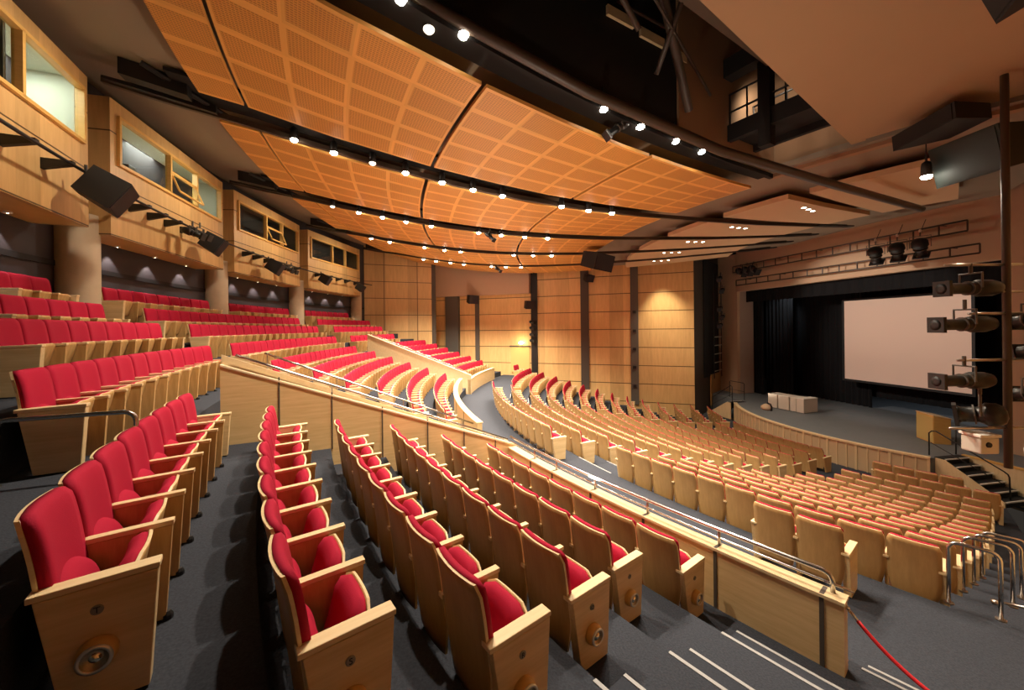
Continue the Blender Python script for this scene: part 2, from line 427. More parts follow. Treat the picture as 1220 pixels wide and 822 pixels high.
# aisle light on the end panel
mb = MB(); Mx = Matrix.Translation((0.27, YE-0.035, 0.27)) @ Matrix.Rotation(PI/2, 4, 'X')
mb.lathe([(0.078, 0), (0.078, 0.03), (0.066, 0.062), (0.060, 0.062)], 24, Mx); MESH['aisle_light'] = mb.mesh('aisle_light', 'lectern_wood', True)
mb = MB(); mb.lathe([(0.066, 0.058), (0.066, 0.070), (0.052, 0.074), (0.050, 0.066), (0.052, 0.060)], 24, Mx); MESH['light_ring'] = mb.mesh('light_ring', 'ring_metal', True)
mb = MB(); mb.lathe([(0.052, 0.068), (0.040, 0.050), (0.018, 0.040), (0.016, 0.058), (0.0, 0.060)], 20, Mx); MESH['light_lens'] = mb.mesh('light_lens', 'dish', True)
mb = MB(); mb.lathe([(0.024, 0), (0.024, 0.012), (0.020, 0.014)], 16, Matrix.Translation((0.27, YE-0.035, 0.475)) @ Matrix.Rotation(PI/2, 4, 'X')); MESH['letter_plaque'] = mb.mesh('letter_plaque', 'plaque')

def letter_mesh(ch):
    cu = bpy.data.curves.new('letter', 'FONT'); cu.body = ch; cu.size = 0.042; cu.align_x = 'CENTER'; cu.align_y = 'CENTER'; cu.extrude = 0.0008
    o = bpy.data.objects.new('tmp', cu); C.objects.link(o)
    bpy.context.view_layer.update()
    me = bpy.data.meshes.new_from_object(o.evaluated_get(bpy.context.evaluated_depsgraph_get()))
    bpy.data.objects.remove(o)
    me.materials.clear(); me.materials.append(MATS['letter'])
    # local: text in xy facing +z -> facing -y, reading direction along +x as seen from -y
    me.transform(Matrix.Translation((0.27, YE-0.051, 0.475)) @ Matrix.Rotation(PI/2, 4, 'X'))
    return me

# rows: (block, order key, row words, R, z, start, end, exact)
ROWS = []
LET = 'TSRQPO'
us = [-25.50, -26.85, -27.27, -26.70, -26.00, -26.36]
ms = [-6.6, -6.0, -6.3, -5.6, -9.2, -9.0]
for k in range(6):
    ROWS.append(('near upper block', f'in row {LET[k]}', UR[k], UZ[k], us[k], -16.75, True, LET[k]))
    ROWS.append(('middle upper block', f'in {ORD[6-k]} row up', UR[k], UZ[k], ms[k], 10.8, False, None))
    ROWS.append(('far upper block', f'in {ORD[6-k]} row up', UR[k], UZ[k], 14.6, 28.4, False, None))
for k, (a, e) in enumerate([(-20.75, -9.4), (-17.7, -9.5), (-15.1, -9.65), (-12.5, -10.1)]):
    ROWS.append(('rear left block', f'in {ORD[4-k]} row from back', BR[k], BZ[k], a, e, False, None))
for k in range(3):
    ROWS.append(('rear middle block', f'in {ORD[4-k]} row from back', BR[k], BZ[k], -7.0, 10.2, False, None))
    ROWS.append(('rear right block', f'in {ORD[4-k]} row from back', BR[k], BZ[k], 13.15, 23.2, False, None))
ROWS.append(('back row between first two columns', '', BR[3], BZ[3], -7.4, 0.85, False, None))
ROWS.append(('back row between second and third columns', '', BR[3], BZ[3], 3.0, 10.7, False, None))
ROWS.append(('back row between third and fourth columns', '', BR[3], BZ[3], 13.2, 20.8, False, None))
for i in range(14):
    w = f'in {ORD[i+1]} row down'
    R, z = LR[i], LZ[i]
    if i == 0:
        ROWS.append(('near lower block', 'in short back row', R, z, -28.35, -28.35+2*math.degrees(PITCH/R)+0.01, True, None))
        ROWS.append(('far lower block', w, R, z, 27.4, 30.1, False, None))
    else:
        st = {13: -31.3, 12: -34.4}.get(i, -30.35-0.29*(i-1))
        ROWS.append(('near lower block', w, R, z, st, -13.25-math.degrees(1.42/R), True, None))
        ROWS.append(('far lower block', w, R, z, 10.0+math.degrees(1.3/R), 30.1, False, None))
    ROWS.append(('middle lower block', w, R, z, -13.15, 9.0 if i == 0 else 10.0, False, None))
SEATS = []
cy, sy = math.cos(YAW), math.sin(YAW)
def cam_uv(p):
    x = p.x*cy-p.y*sy; d = p.x*sy+p.y*cy
    return x, d, p.z-ZCAM
for blk, words, R, z, a, e, exact, let in ROWS:
    Rm = R-0.2
    n = max(1, int(((rad(e-a)*Rm)/PITCH)+(0.05 if exact else 0.5)))
    dt = math.degrees(PITCH/Rm) if exact else (e-a)/n
    for j in range(n):
        t = a+(j+0.5)*dt
        p = P(R, t, z); q = P(Rm, t, z+0.6); x, d, h = cam_uv(q)
        vis = d > 0.5 and abs(x/d) < 1.36 and abs(h/d) < 0.97
        SEATS.append(dict(blk=blk, words=words, R=R, z=z, t=t, j=j, n=n, let=let, vis=vis, dist=(d if vis else 1e6+d)))
order = sorted(range(len(SEATS)), key=lambda i: SEATS[i]['dist'])
NIND = 300
chosen = [i for i in order[:NIND] if SEATS[i]['vis']]
rest = [i for i in order if i not in set(chosen)]
SPRITE = {}
def sub(name, me, parent):
    return link(name, me, parent)
def chair_label(s):
    nth = ORD[s['j']+1]
    if s['words']: return f"red folding theatre seat, {nth} from near end {s['words']}, {s['blk']}"
    return f"red folding theatre seat, {nth} from near end of {s['blk']}"
letters = {c: letter_mesh(c) for c in LET}
for i in chosen:
    s = SEATS[i]
    o = thing('theatre_seat', chair_label(s), 'theatre seat', P(s['R'], s['t'], s['z']), -rad(s['t']), 'red theatre seats in curved rows')
    sub('backrest', MESH['back_shell'], o)
    sub('back_cushion', MESH['back_cushion'], o)
    sub('lumbar_cushion', MESH['lumbar_cushion'], o)
    sp_ = sub('seat', MESH['seat_pan'], o); sub('seat_cushion', MESH['seat_cushion'], sp_)
    if s['j'] == 0:
        ep = sub('end_panel', MESH['end_panel'], o); sub('armrest', MESH['end_armrest'], o)
        if s['let']:
            sub('letter_plaque', MESH['letter_plaque'], ep); sub('row_letter', letters[s['let']], ep)
            sub('aisle_light', MESH['aisle_light'], ep); sub('light_ring', MESH['light_ring'], ep); sub('light_lens', MESH['light_lens'], ep)
    else:
        sub('arm_panel', MESH['arm_panel'], o); sub('armrest', MESH['armrest'], o)
        if s['dist'] < 9: sub('foot', MESH['foot'], o)
    if s['j'] == s['n']-1:
        sub('end_panel', MESH['far_panel'], o); sub('armrest', MESH['far_armrest'], o)
# the remaining, farthest seats as one object
lo = [(back_shell(False), 0), (back_cushion(False), 1), (seat_shell(False), 2), (seat_cushion(False), 1), (arm_panel(YE, 0.05), 2), (arm_top(YE, 0.06), 3)]
lo_end = [(arm_panel(-YE, 0.08), 4), (arm_top(-YE, 0.09), 3)]
def soup(parts):
    V, F, M_ = [], [], []
    for mbx, mi in parts:
        bmesh.ops.recalc_face_normals(mbx.bm, faces=mbx.bm.faces[:]); mbx.bm.verts.index_update()
        b0 = len(V); V += [v.co.copy() for v in mbx.bm.verts]
        for fc in mbx.bm.faces: F.append([b0+v.index for v in fc.verts]); M_.append(mi)
        mbx.bm.free()
    return V, F, M_
S1, S2 = soup(lo), soup(lo_end)
V, F, MI = [], [], []
for i in rest:
    s = SEATS[i]; M4 = Matrix.Translation(P(s['R'], s['t'], s['z'])) @ Matrix.Rotation(-rad(s['t']), 4, 'Z')
    for S in ([S1, S2] if s['j'] == s['n']-1 else [S1]):
        b0 = len(V); V += [tuple(M4 @ v) for v in S[0]]; F += [[b0+q for q in f] for f in S[1]]; MI += S[2]
me = bpy.data.meshes.new('distant_seats'); me.from_pydata(V, [], F)
for mm in ('back_ply', 'fabric', 'seat_ply', 'arm_cap', 'arm_wood'): me.materials.append(MATS[mm])
me.polygons.foreach_set('material_index', MI)
tag(link('distant_theatre_seats', me), 'mass of distant red theatre seats in the farther curved rows', 'theatre seats', kind='stuff')

# ---------------------------------------------------------------- parapets and radial walls
def radial_wall(name, t, R0, R1, zt, zb, thick, mat, label):
    """vertical slab along a radius; zt, zb functions of R"""
    m_ = MB(); n = 10
    dt = lambda R: math.degrees(thick/R)
    A = [(R0+(R1-R0)*k/n) for k in range(n+1)]
    la = [P(R, t, zb(R)) for R in A]+[P(R, t, zt(R)) for R in reversed(A)]
    lb = [P(R, t+dt(R), zb(R)) for R in A]+[P(R, t+dt(R), zt(R)) for R in reversed(A)]
    m_.hexa(la, lb)
    return struct(m_.build(name, mat), label)
zl = lambda R: 3.51+(R-26.2)*0.385
zr = lambda R: 3.58+(R-26.27)*0.418
w1 = radial_wall('wall_near_vomitory', -16.35, 25.7, 30.95, zl, lambda R: 2.0, 0.10, 'parapet_wood', 'sloping pale timber wall where the near upper rows end')
# cap, upper panel, rail and posts on it
mb = MB(); n = 10; A = [25.7+(30.95-25.7)*k/n for k in range(n+1)]
mb.hexa([P(R, -16.38, zl(R)) for R in A]+[P(R, -16.38, zl(R)+0.03) for R in reversed(A)], [P(R, -16.10, zl(R)) for R in A]+[P(R, -16.10, zl(R)+0.03) for R in reversed(A)])
mb.build('wall_cap', 'plaster_cap', w1)
mb = MB(); mb.hexa([P(R, -16.16, zl(R)+0.03) for R in A]+[P(R, -16.16, zr(R)-0.02) for R in reversed(A)], [P(R, -16.10, zl(R)+0.03) for R in A]+[P(R, -16.10, zr(R)-0.02) for R in reversed(A)])
mb.build('upper_panel', 'cap_wood', w1)  # paler wood puts the light falling on this panel into its colour
mb = MB()
for R in (26.2, 26.9, 27.65, 28.5, 29.35, 30.15):
    mb.box((0, 0, 0), (0.02, 0.012, 1.0), Matrix.Translation(P(R, -16.365, (zl(R)+zr(R))/2-0.5)) @ Matrix.Rotation(-rad(-16.3), 4, 'Z'))
mb.build('panel_joint', 'strip_dark', w1)
r1 = thing('handrail', 'long steel handrail along the top of the near sloping timber wall', 'handrail', P(28, -16.3, 4))
L0 = r1.location
mb = MB(); mb.tube([P(R, -16.3, zr(R)+0.05)-L0 for R in (25.9, 27.2, 28.6, 29.9, 30.75)], 0.024, 10); mb.build('rail', 'chrome', r1, True)
mb = MB()
for R in (26.2, 27.65, 29.35): mb.tube([P(R, -16.3, zl(R))-L0, P(R, -16.3, zr(R)+0.05)-L0], 0.014)
mb.build('post', 'steel', r1)
# second rail, at the middle block's stair
z2 = lambda R: 3.30+(R-26.0)*0.425
r2 = thing('handrail', 'steel handrail above the entry passage, before the middle upper rows', 'handrail', P(28, -10.3, 4)); L0 = r2.location
mb = MB(); mb.tube([P(R, -10.3, z2(R))-L0 for R in (25.8, 27.2, 28.6, 29.9, 30.85)], 0.024, 10); mb.build('rail', 'chrome', r2, True)
mb = MB()
for R in (26.1, 27.7, 29.3, 30.8): mb.tube([P(R, -10.3, z2(R)-0.75)-L0, P(R, -10.3, z2(R))-L0], 0.014)
mb.build('post', 'steel', r2)
radial_wall('wall_far_vomitory', -10.5, 25.6, 31.2, lambda R: 2.72+(R-25.6)*0.31, lambda R: 2.2, 0.08, 'parapet_wood', 'low timber wall on the far side of the entry passage')
# second sloping wall before the far upper block
zw2 = lambda R: 3.36+(R-25.45)*0.40
w2 = radial_wall('wall_far_block', 13.0, 25.3, 31.05, zw2, lambda R: 2.2, 0.12, 'cap_wood', 'sloping pale timber wall before the far upper block')
mb = MB(); A = [25.3+(31.05-25.3)*k/n for k in range(n+1)]
mb.hexa([P(R, 12.95, zw2(R)) for R in A]+[P(R, 12.95, zw2(R)+0.03) for R in reversed(A)], [P(R, 13.32, zw2(R)) for R in A]+[P(R, 13.32, zw2(R)+0.03) for R in reversed(A)])
mb.build('wall_cap', 'plaster_cap', w2)
r3 = thing('handrail', 'steel handrail on the sloping wall before the far upper block', 'handrail', P(28, 13.1, 4)); L0 = r3.location
mb = MB(); mb.tube([P(R, 13.15, zw2(R)+0.13)-L0 for R in (25.4, 27, 28.6, 30, 30.9)], 0.024, 8); mb.build('rail', 'chrome', r3, True)
mb = MB()
for R in (25.8, 27.4, 29, 30.5): mb.tube([P(R, 13.15, zw2(R)+0.02)-L0, P(R, 13.15, zw2(R)+0.13)-L0], 0.014)
mb.build('post', 'steel', r3)
# front parapets
def parapet(name, t0, t1, zb, zt, label, joints=(), cap='cap_wood', Ra=25.72, Rb=25.90, n=24):
    m_ = MB(); m_.sector(Ra+0.02, Rb-0.02, t0, t1, zb, zt-0.03, n)
    o = struct(m_.build(name, 'parapet_wood'), label)
    m_ = MB(); m_.sector(Ra, Rb, t0-0.02, t1+0.02, zt-0.03, zt, n); m_.build('wall_cap', cap, o)
    if joints:
        m_ = MB()
        for t in joints: m_.sector(Ra+0.012, Rb-0.012, t-0.04, t+0.04, zb, zt+0.002, 1)
        m_.build('panel_joint', 'strip_dark', o)
    return o
JT = (-28.75, -26.55, -24.4, -22.2, -20.0, -18.4)
parapet('wall_front_near', -29.12, -16.35, 2.60, 3.32, 'curved pale timber parapet in front of row O', JT)
parapet('wall_front_middle', -10.9, 10.6, 2.2, 3.30, 'curved timber parapet before the middle upper block', (-7, -3, 1, 5), Ra=25.60, Rb=25.78)
parapet('wall_front_far', 13.0, 27.0, 2.2, 3.12, 'curved timber parapet before the far upper block', Ra=25.3, Rb=25.5)
# rails on the near front parapet
def curved_rail(R, t0, t1, z, drop, label, posts, zfoot, low=None):
    o = thing('handrail', label, 'handrail', P(R, (t0+t1)/2, z)); L0 = o.location; k = 24
    pts = [P(R, t0+(t1-t0)*i/k, z)-L0 for i in range(k+1)]
    d = math.degrees(0.05/R)
    head = [P(R, t0-d*1.6, zfoot)-L0, P(R, t0-d*1.6, z-0.07)-L0, P(R, t0-d*1.1, z-0.02)-L0]
    m_ = MB(); m_.tube(head+pts, 0.022, 10); m_.build('rail', 'chrome', o, True)
    if low:
        m_ = MB(); m_.tube([P(R, t0+(t1-t0)*i/k, low)-L0 for i in range(-1, k+1)], 0.012, 8); m_.build('lower_rail', 'chrome', o, True)
    for t in posts:
        m_ = MB(); m_.tube([P(R, t, zfoot)-L0, P(R, t, z)-L0], 0.016, 8); m_.build('post', 'steel', o, True)
    return o
curved_rail(25.78, -28.72, -16.1, 3.50, 0, 'curved chrome handrail on the parapet before row O', JT[1:], 3.32, 3.40)

# ---------------------------------------------------------------- handrail at the left, beside row U
def hoop(label, p0, p1, zf, h, r=0.021, bend=0.09, feet=True):
    p0, p1 = Vector(p0), Vector(p1); o = thing('handrail', label, 'handrail', (p0+p1)/2+Vector((0, 0, zf-(p0.z+p1.z)/2))); L0 = o.location
    d = (p1-p0).normalized(); up = Vector((0, 0, 1))
    a0, a1 = Vector((p0.x, p0.y, zf)), Vector((p1.x, p1.y, zf))
    pts = [a0, a0+up*(h-bend)]
    for k in range(1, 5):
        a = k/4*PI/2; pts.append(a0+up*(h-bend+bend*math.sin(a))+d*(bend-bend*math.cos(a)))
    for k in range(5):
        a = k/4*PI/2; pts.append(a1-d*bend+d*bend*math.sin(a)+up*(h-bend+bend*math.cos(a)))
    pts.append(a1)
    m_ = MB(); m_.tube([q-L0 for q in pts], r, 10); m_.build('rail', 'chrome', o, True)
    if feet:
        for q in (a0, a1):
            m_ = MB(); m_.lathe([(0.05, 0), (0.05, 0.012), (0.025, 0.016)], 14, Matrix.Translation(q-L0)); m_.build('floor_flange', 'steel', o)
    return o
hoop('chrome handrail hoop at the left edge, before row U', (-3.72, 4.00, 5.1), (-2.80, 4.19, 5.1), 4.60, 0.56)
for i, (Rr, zf) in enumerate([(23.02, 2.29), (22.0, 2.04), (21.05, 1.78), (20.1, 1.52)]):
    hoop(f'chrome handrail hoop beside near lower block, {ORD[i+1]} of four from the cross aisle', P(Rr, -30.45-0.32*i, zf), P(Rr-0.02, -31.5-0.42*i, zf), zf, 0.80)

# ---------------------------------------------------------------- red rope
hook = P(25.80, -29.14, 3.24); endp = Vector((4.25, 1.55, 3.30))
barrier = thing('barrier_rope', 'sagging red barrier rope hooked to the end of the timber parapet', 'rope', hook); 
def rope_pt(u): return Vector((hook.x+(endp.x-hook.x)*u, hook.y+(endp.y-hook.y)*u, hook.z+(endp.z-hook.z)*u-4*0.42*u*(1-u)))
mb = MB(); mb.tube([rope_pt(0.05+0.95*k/30)-hook for k in range(31)], 0.017, 10); mb.build('rope', 'rope_red', barrier, True)
mb = MB(); mb.tube([Vector((0, 0, 0)), rope_pt(0.055)-hook], 0.013, 8); mb.lathe([(0.02, -0.01), (0.02, 0.01)], 10); mb.build('hook', 'chrome', barrier, True)

# ---------------------------------------------------------------- stage
stage = MB(); arc = [P(10.0, -26.9+(36.0+26.9)*k/30, 0) for k in range(31)]
outline = [Vector((v.x, v.y)) for v in arc]+[Vector((19.2, 21.6)), Vector((19.2, 32)), Vector((31, 32)), Vector((31, 3)), Vector((18.88, 3)), Vector((18.88, 11.05))]
stage.hexa([Vector((v.x, v.y, -0.3)) for v in outline], [Vector((v.x, v.y, 1.03)) for v in outline])
struct(stage.build('floor_stage', 'stage_floor'), 'grey stage floor')
# fascia: panels between pale posts, with a timber lip
fas = MB(); fas.sector(9.98, 10.06, -26.9, 36, -0.2, 1.04, 40); fo = struct(fas.build('wall_stage_front', 'pier_grey'), 'curved pale timber stage front with upright panels')
lip = MB(); lip.sector(9.90, 10.10, -26.9, 36, 1.00, 1.07, 40); lip.build('wall_cap', 'stage_front', fo)
pst = MB(); k = 0; t = -26.9
while t < 36:
    w = 0.42 if k % 3 == 0 else 0.2
    pst.sector(10.05, 10.09, t, t+w, -0.2, 1.0, 1); t += 1.95; k += 1
pst.build('stage_front_post', 'stage_front', fo)
pn = MB(); pn.sector(10.05, 10.065, -26.9, 36, 0.02, 0.98, 40); pn.build('stage_front_panel', 'panel_beige', fo)
mb = MB(); mb.box((18.84, 7.0, 0.42), (0.08, 8.1, 1.24)); fr = struct(mb.build('wall_stage_side', 'stage_front'), 'timber stage front beyond the steps')
mb = MB(); mb.box((18.86, 7.0, 1.05), (0.16, 8.1, 0.05)); mb.build('wall_cap', 'lectern_wood', fr)
# steps up to the stage
def stage_steps(label, x0, x1, ytop, dirn):
    o = thing('stage_steps', label, 'steps', ((x0+x1)/2, ytop, 0)); L0 = o.location; n = 6; rise = 1.05/n
    for k in range(n):
        zt = 1.05-rise*(k+0.0)-0.0 if k else 1.05
        y0 = ytop+dirn*0.30*k; y1 = y0+dirn*0.32
        m_ = MB(); m_.box(((x0+x1)/2-L0.x, (y0+y1)/2-L0.y, (zt-rise*0.0-0.02)), (x1-x0, abs(y1-y0), 0.04)); tr_ = m_.build('tread', 'step_black', o)
        m_ = MB(); m_.box(((x0+x1)/2-L0.x, y1-L0.y, zt-0.012), (x1-x0, 0.05, 0.034)); m_.build('nosing', 'white_paint', tr_)
        m_ = MB(); m_.box(((x0+x1)/2-L0.x, y1-dirn*0.03-L0.y, zt-rise/2-0.02), (x1-x0, 0.03, rise-0.02)); m_.build('riser', 'step_black', o)
    m_ = MB(); yb = ytop+dirn*0.30*n
    lp = [(ytop, 0.0), (ytop, 1.03), (ytop+dirn*0.32, 1.03)]+[(ytop+dirn*(0.30*k+0.32), 1.03-rise*k) for k in range(1, n)]+[(yb+dirn*0.02, 0.0)]
    m_.hexa([Vector((x0-0.06-L0.x, y-L0.y, z)) for y, z in lp], [Vector((x0-0.01-L0.x, y-L0.y, z)) for y, z in lp]); m_.build('stringer', 'stage_front', o)
    return o
stage_steps('black steps with pale nosings up to the near end of the stage', 17.62, 18.74, 11.12, -1)
stage_steps('black steps up to the far end of the stage', 17.95, 19.0, 21.55, 1)
def stair_rail(label, pts, extra=()):
    o = thing('handrail', label, 'handrail', pts[0]); L0 = o.location
    m_ = MB(); m_.tube([Vector(p)-L0 for p in pts], 0.022, 8); m_.build('rail', 'black_metal', o, True)
    for a, b_ in extra:
        m_ = MB(); m_.tube([Vector(a)-L0, Vector(b_)-L0], 0.014, 8); m_.build('middle_rail', 'black_metal', o, True)
    return o
stair_rail('black handrail of the near stage steps', [(17.75, 11.35, 1.03), (17.75, 11.35, 1.85), (17.76, 11.28, 1.93), (17.78, 11.15, 1.95), (18.0, 9.55, 1.05), (18.0, 9.45, 0.98), (18.0, 9.42, 0.9), (18.0, 9.4, 0.15)], [((17.76, 11.3, 1.5), (18.0, 9.5, 0.6))])
stair_rail('black outer handrail of the near stage steps', [(18.78, 11.2, 1.03), (18.78, 11.2, 2.05)])
stair_rail('black handrail of the far stage steps', [(18.0, 21.5, 1.05), (18.0, 21.5, 2.05), (18.0, 21.65, 2.1), (18.0, 23.3, 1.1), (18.0, 23.4, 0.1)], [((18.0, 21.5, 1.6), (18.0, 23.35, 0.6))])
stair_rail('black looped guard rail on the stage beside the pier', [(19.3, 22.0, 1.05), (19.3, 22.0, 2.1), (19.3, 22.1, 2.15), (19.3, 23.2, 2.15), (19.3, 23.3, 2.1), (19.3, 23.3, 1.05)], [((19.3, 22.0, 1.6), (19.3, 23.3, 1.6))])
# white boxes
bx_a, bx_b = Vector((19.15, 20.0, 1.03)), Vector((19.45, 17.95, 1.03)); dv = (bx_b-bx_a); ln = dv.length; rzb = math.atan2(dv.y, dv.x)
for k, (u0, u1) in enumerate([(0.0, 0.27), (0.30, 0.60), (0.63, 0.80), (0.80, 1.0)]):
    c_ = bx_a+dv*((u0+u1)/2); depth = 0.8 if k < 3 else 1.1
    o = thing('plinth', f'pale box on the stage, {ORD[k+1]} of four from the pier', 'box', c_, rzb, 'row of pale boxes on stage')
    m_ = MB(); m_.box((0, -depth/2*-1, 0.40), (ln*(u1-u0)-0.02, depth, 0.74)); m_.build('box_body', 'white_box', o, False, 0.006)
    m_ = MB(); m_.box((0, depth/2, 0.79), (ln*(u1-u0), depth+0.02, 0.04)); m_.build('box_top', 'white_paint', o, False, 0.004)
# small bundle on stage
o = thing('bag', 'small tan and black bag left on the stage near the pale boxes', 'bag', (18.35, 19.3, 1.03))
m_ = MB(); m_.lathe([(0.16, 0.0), (0.24, 0.08), (0.22, 0.22), (0.10, 0.32), (0.02, 0.36)], 14, Matrix.Scale(1.3, 4, (0, 1, 0))); m_.build('bag_body', 'bundle_tan', o, True)
m_ = MB(); m_.tube([(0.05, -0.3, 0.0), (0.05, -0.34, 0.2), (0.05, -0.25, 0.36), (0.05, -0.05, 0.40)], 0.05, 8); m_.build('strap', 'black_metal', o, True)
# lectern
o = thing('lectern', 'large pale timber lectern on the stage above the steps', 'lectern', (20.05, 12.65, 1.03), rad(-28))
m_ = MB(); m_.hexa([Vector(v) for v in [(-0.30, -0.5, 0), (0.25, -0.5, 0), (0.25, 0.5, 0), (-0.30, 0.5, 0)]], [Vector(v) for v in [(-0.30, -0.5, 1.12), (0.25, -0.5, 1.02), (0.25, 0.5, 1.02), (-0.30, 0.5, 1.12)]]); m_.build('lectern_body', 'lectern_wood', o, False, 0.008)
m_ = MB(); m_.hexa([Vector(v) for v in [(-0.32, -0.52, 1.125), (0.28, -0.52, 1.015), (0.28, 0.52, 1.015), (-0.32, 0.52, 1.125)]], [Vector(v) for v in [(-0.32, -0.52, 1.155), (0.28, -0.52, 1.045), (0.28, 0.52, 1.045), (-0.32, 0.52, 1.155)]]); m_.build('reading_shelf', 'cap_wood', o)
m_ = MB(); m_.box((-0.305, 0, 0.55), (0.02, 0.96, 1.0)); m_.build('front_panel', 'hopper', o)

# ---------------------------------------------------------------- proscenium wall, stage house
XP = 20.8
mb = MB()
mb.box((XP+0.2, 25.9, 5.0), (0.4, 3.2, 12.0)); mb.box((XP+0.2, 8.0, 5.0), (0.4, 5.8, 12.0)); mb.box((XP+0.2, 17.6, 9.9), (0.4, 13.5, 3.2))
struct(mb.build('wall_proscenium', 'plaster'), 'brown plaster wall around the stage opening')
mb = MB(); mb.box((XP+0.75, 24.33, 4.7), (1.1, 0.1, 7.3)); struct(mb.build('trim_6', 'pier_grey'), 'grey return of the stage opening')
mb = MB(); mb.box((26.3, 31.0, 6), (11, 0.2, 13)); mb.box((26.3, 4.2, 6), (11, 0.2, 13)); mb.box((30.9, 17.5, 6), (0.2, 28, 13)); mb.box((26, 17.5, 12.4), (10.5, 28, 0.2))
struct(mb.build('wall_stage_house', 'void_black'), 'black walls of the stage house')
def drape(label, p0, p1, z0, z1, folds, amp=0.12, mat='drape'):
    p0, p1 = Vector(p0), Vector(p1); o_ = MB(); n = folds*8; d = p1-p0; nrm = Vector((-d.y, d.x, 0)).normalized()
    L0 = (p0+p1)/2
    pts = [p0+d*(k/n)+nrm*amp*(math.sin(2*PI*folds*k/n)+0.35*math.sin(2*PI*folds*2.7*k/n+1))-L0 for k in range(n+1)]
    lo_ = [o_.bm.verts.new((q.x, q.y, z0)) for q in pts]; hi_ = [o_.bm.verts.new((q.x, q.y, z1)) for q in pts]
    for k in range(n): o_.bm.faces.new((lo_[k], lo_[k+1], hi_[k+1], hi_[k]))
    return tag(o_.build('stage_drape', mat, None, True, 0, (L0.x, L0.y, 0)), label, 'curtain', 'black stage drapes')
drape('black folded stage curtain at the far side of the stage, nearest the pier', (22.3, 25.9, 0), (22.3, 23.6, 0), 1.05, 8.6, 9)
drape('black stage curtain catching a pale light high on its folds', (23.4, 24.6, 0), (23.4, 22.3, 0), 1.05, 8.8, 8)
drape('black stage curtain left of the projection screen', (24.6, 23.6, 0), (24.6, 18.4, 0), 1.05, 9.0, 16, 0.08)
drape('wide black backdrop curtain behind the projection screen', (24.9, 19.5, 0), (24.9, 8.0, 0), 1.65, 9.0, 24, 0.05)
drape('black valance across the top of the stage opening', (21.5, 24.4, 0), (21.5, 10.6, 0), 7.55, 9.3, 20, 0.04)
# screen
xs = 23.5
o = thing('projection_screen', 'large pale projection screen hanging above the stage', 'screen', (xs, 16.3, 2.8))
yl, yr, zb, zt = 19.02, 13.42, 2.70, 7.26
mb = MB(); mb.box((0, (yl+yr)/2-16.3, (zb+zt)/2-2.8), (0.02, yl-yr, zt-zb)); mb.build('screen_surface', 'screen_white', o)
mb = MB()
for a_, b_ in (((yl+0.06, (zb+zt)/2), (0.12, zt-zb+0.24)), ((yr-0.06, (zb+zt)/2), (0.12, zt-zb+0.24)), (((yl+yr)/2, zt+0.06), (yl-yr, 0.12)), (((yl+yr)/2, zb-0.06), (yl-yr, 0.12))):
    mb.box((-0.01, a_[0]-16.3, a_[1]-2.8), (0.05, b_[0], b_[1]))
mb.build('screen_border', 'screen_border', o)
mb = MB(); mb.tube([(0.1, yl-16.3+0.3, zt-2.8+0.5), (0.1, yr-16.3-0.3, zt-2.8+0.5)], 0.05)
for yy in (yl-0.8, (yl+yr)/2, yr+0.8): mb.tube([(0.1, yy-16.3, zt-2.8+0.1), (0.1, yy-16.3, zt-2.8+0.5)], 0.015)
mb.build('hanging_bar', 'black_metal', o)
# pale bar modelled in place of a fluorescent tube reflection above the screen
o = thing('reflection_bar', 'long pale bar for a light reflection above the projection screen', 'light', (22.6, 15.2, 7.75))
mb = MB(); mb.tube([(0, -1.6, 0), (0, 1.6, 0)], 0.05); mb.build('bar_tube', 'light_grey', o)
mb = MB(); mb.box((0, 0, 0.09), (0.14, 3.3, 0.06)); mb.build('housing', 'black_metal', o)

# ladder trusses on the proscenium wall
def ladder(label, p0, p1, gap, n):
    p0, p1 = Vector(p0), Vector(p1); o_ = thing('lighting_truss', label, 'truss', (p0+p1)/2); L0 = o_.location
    for dz in (0, -gap):
        m_ = MB(); m_.tube([p0-L0+Vector((0, 0, dz)), p1-L0+Vector((0, 0, dz))], 0.035); m_.build('chord', 'brown_metal', o_, True)
    for k in range(n+1):
        m_ = MB(); q = p0.lerp(p1, k/n)-L0; m_.tube([q, q-Vector((0, 0, gap))], 0.03); m_.build('rung', 'brown_metal', o_)
    for k in range(1, n, 3):
        m_ = MB(); q = p0.lerp(p1, k/n)-L0; m_.tube([q, q+Vector((0.395, 0, 0.0))], 0.02); m_.build('wall_bracket', 'brown_metal', o_)
ladder('upper dark ladder truss on the wall above the stage opening', (20.4, 24.2, 10.05), (20.4, 11.75, 9.95), 0.42, 14)
ladder('lower dark ladder truss on the wall above the stage opening', (20.4, 23.9, 9.05), (20.4, 11.4, 8.95), 0.36, 14)

# ---------------------------------------------------------------- side walls
def wall_slab(name, mat, a, b_, z0, z1, thick, label, side=1):
    a, b_ = Vector((*a, 0)), Vector((*b_, 0)); d = b_-a; rz = math.atan2(d.y, d.x); m_ = MB()
    m_.box((d.length/2, side*thick/2, (z0+z1)/2), (d.length, thick, z1-z0))
    return struct(m_.build(name, mat, None, False, 0, (a.x, a.y, 0), rz), label)
FA, FB = Vector((-3.0, 34.42)), Vector((16.47, 23.04))          # far wall line
fd = (FB-FA).normalized(); fn = Vector((-fd.y, fd.x))            # fn points away from the hall
def FW(x, off=0.0):
    k = (x-FA.x)/fd.x; q = FA+fd*k-fn*off; return q
FRZ = math.atan2(fd.y, fd.x)
mb = MB(); ll = (FB-FA).length; mb.box((ll/2, 0.15, 5.2), (ll, 0.3, 11.4))
struct(mb.build('wall_far', 'wall_wood', None, False, 0, (FA.x, FA.y, 0), FRZ), 'timber panelled far side wall')
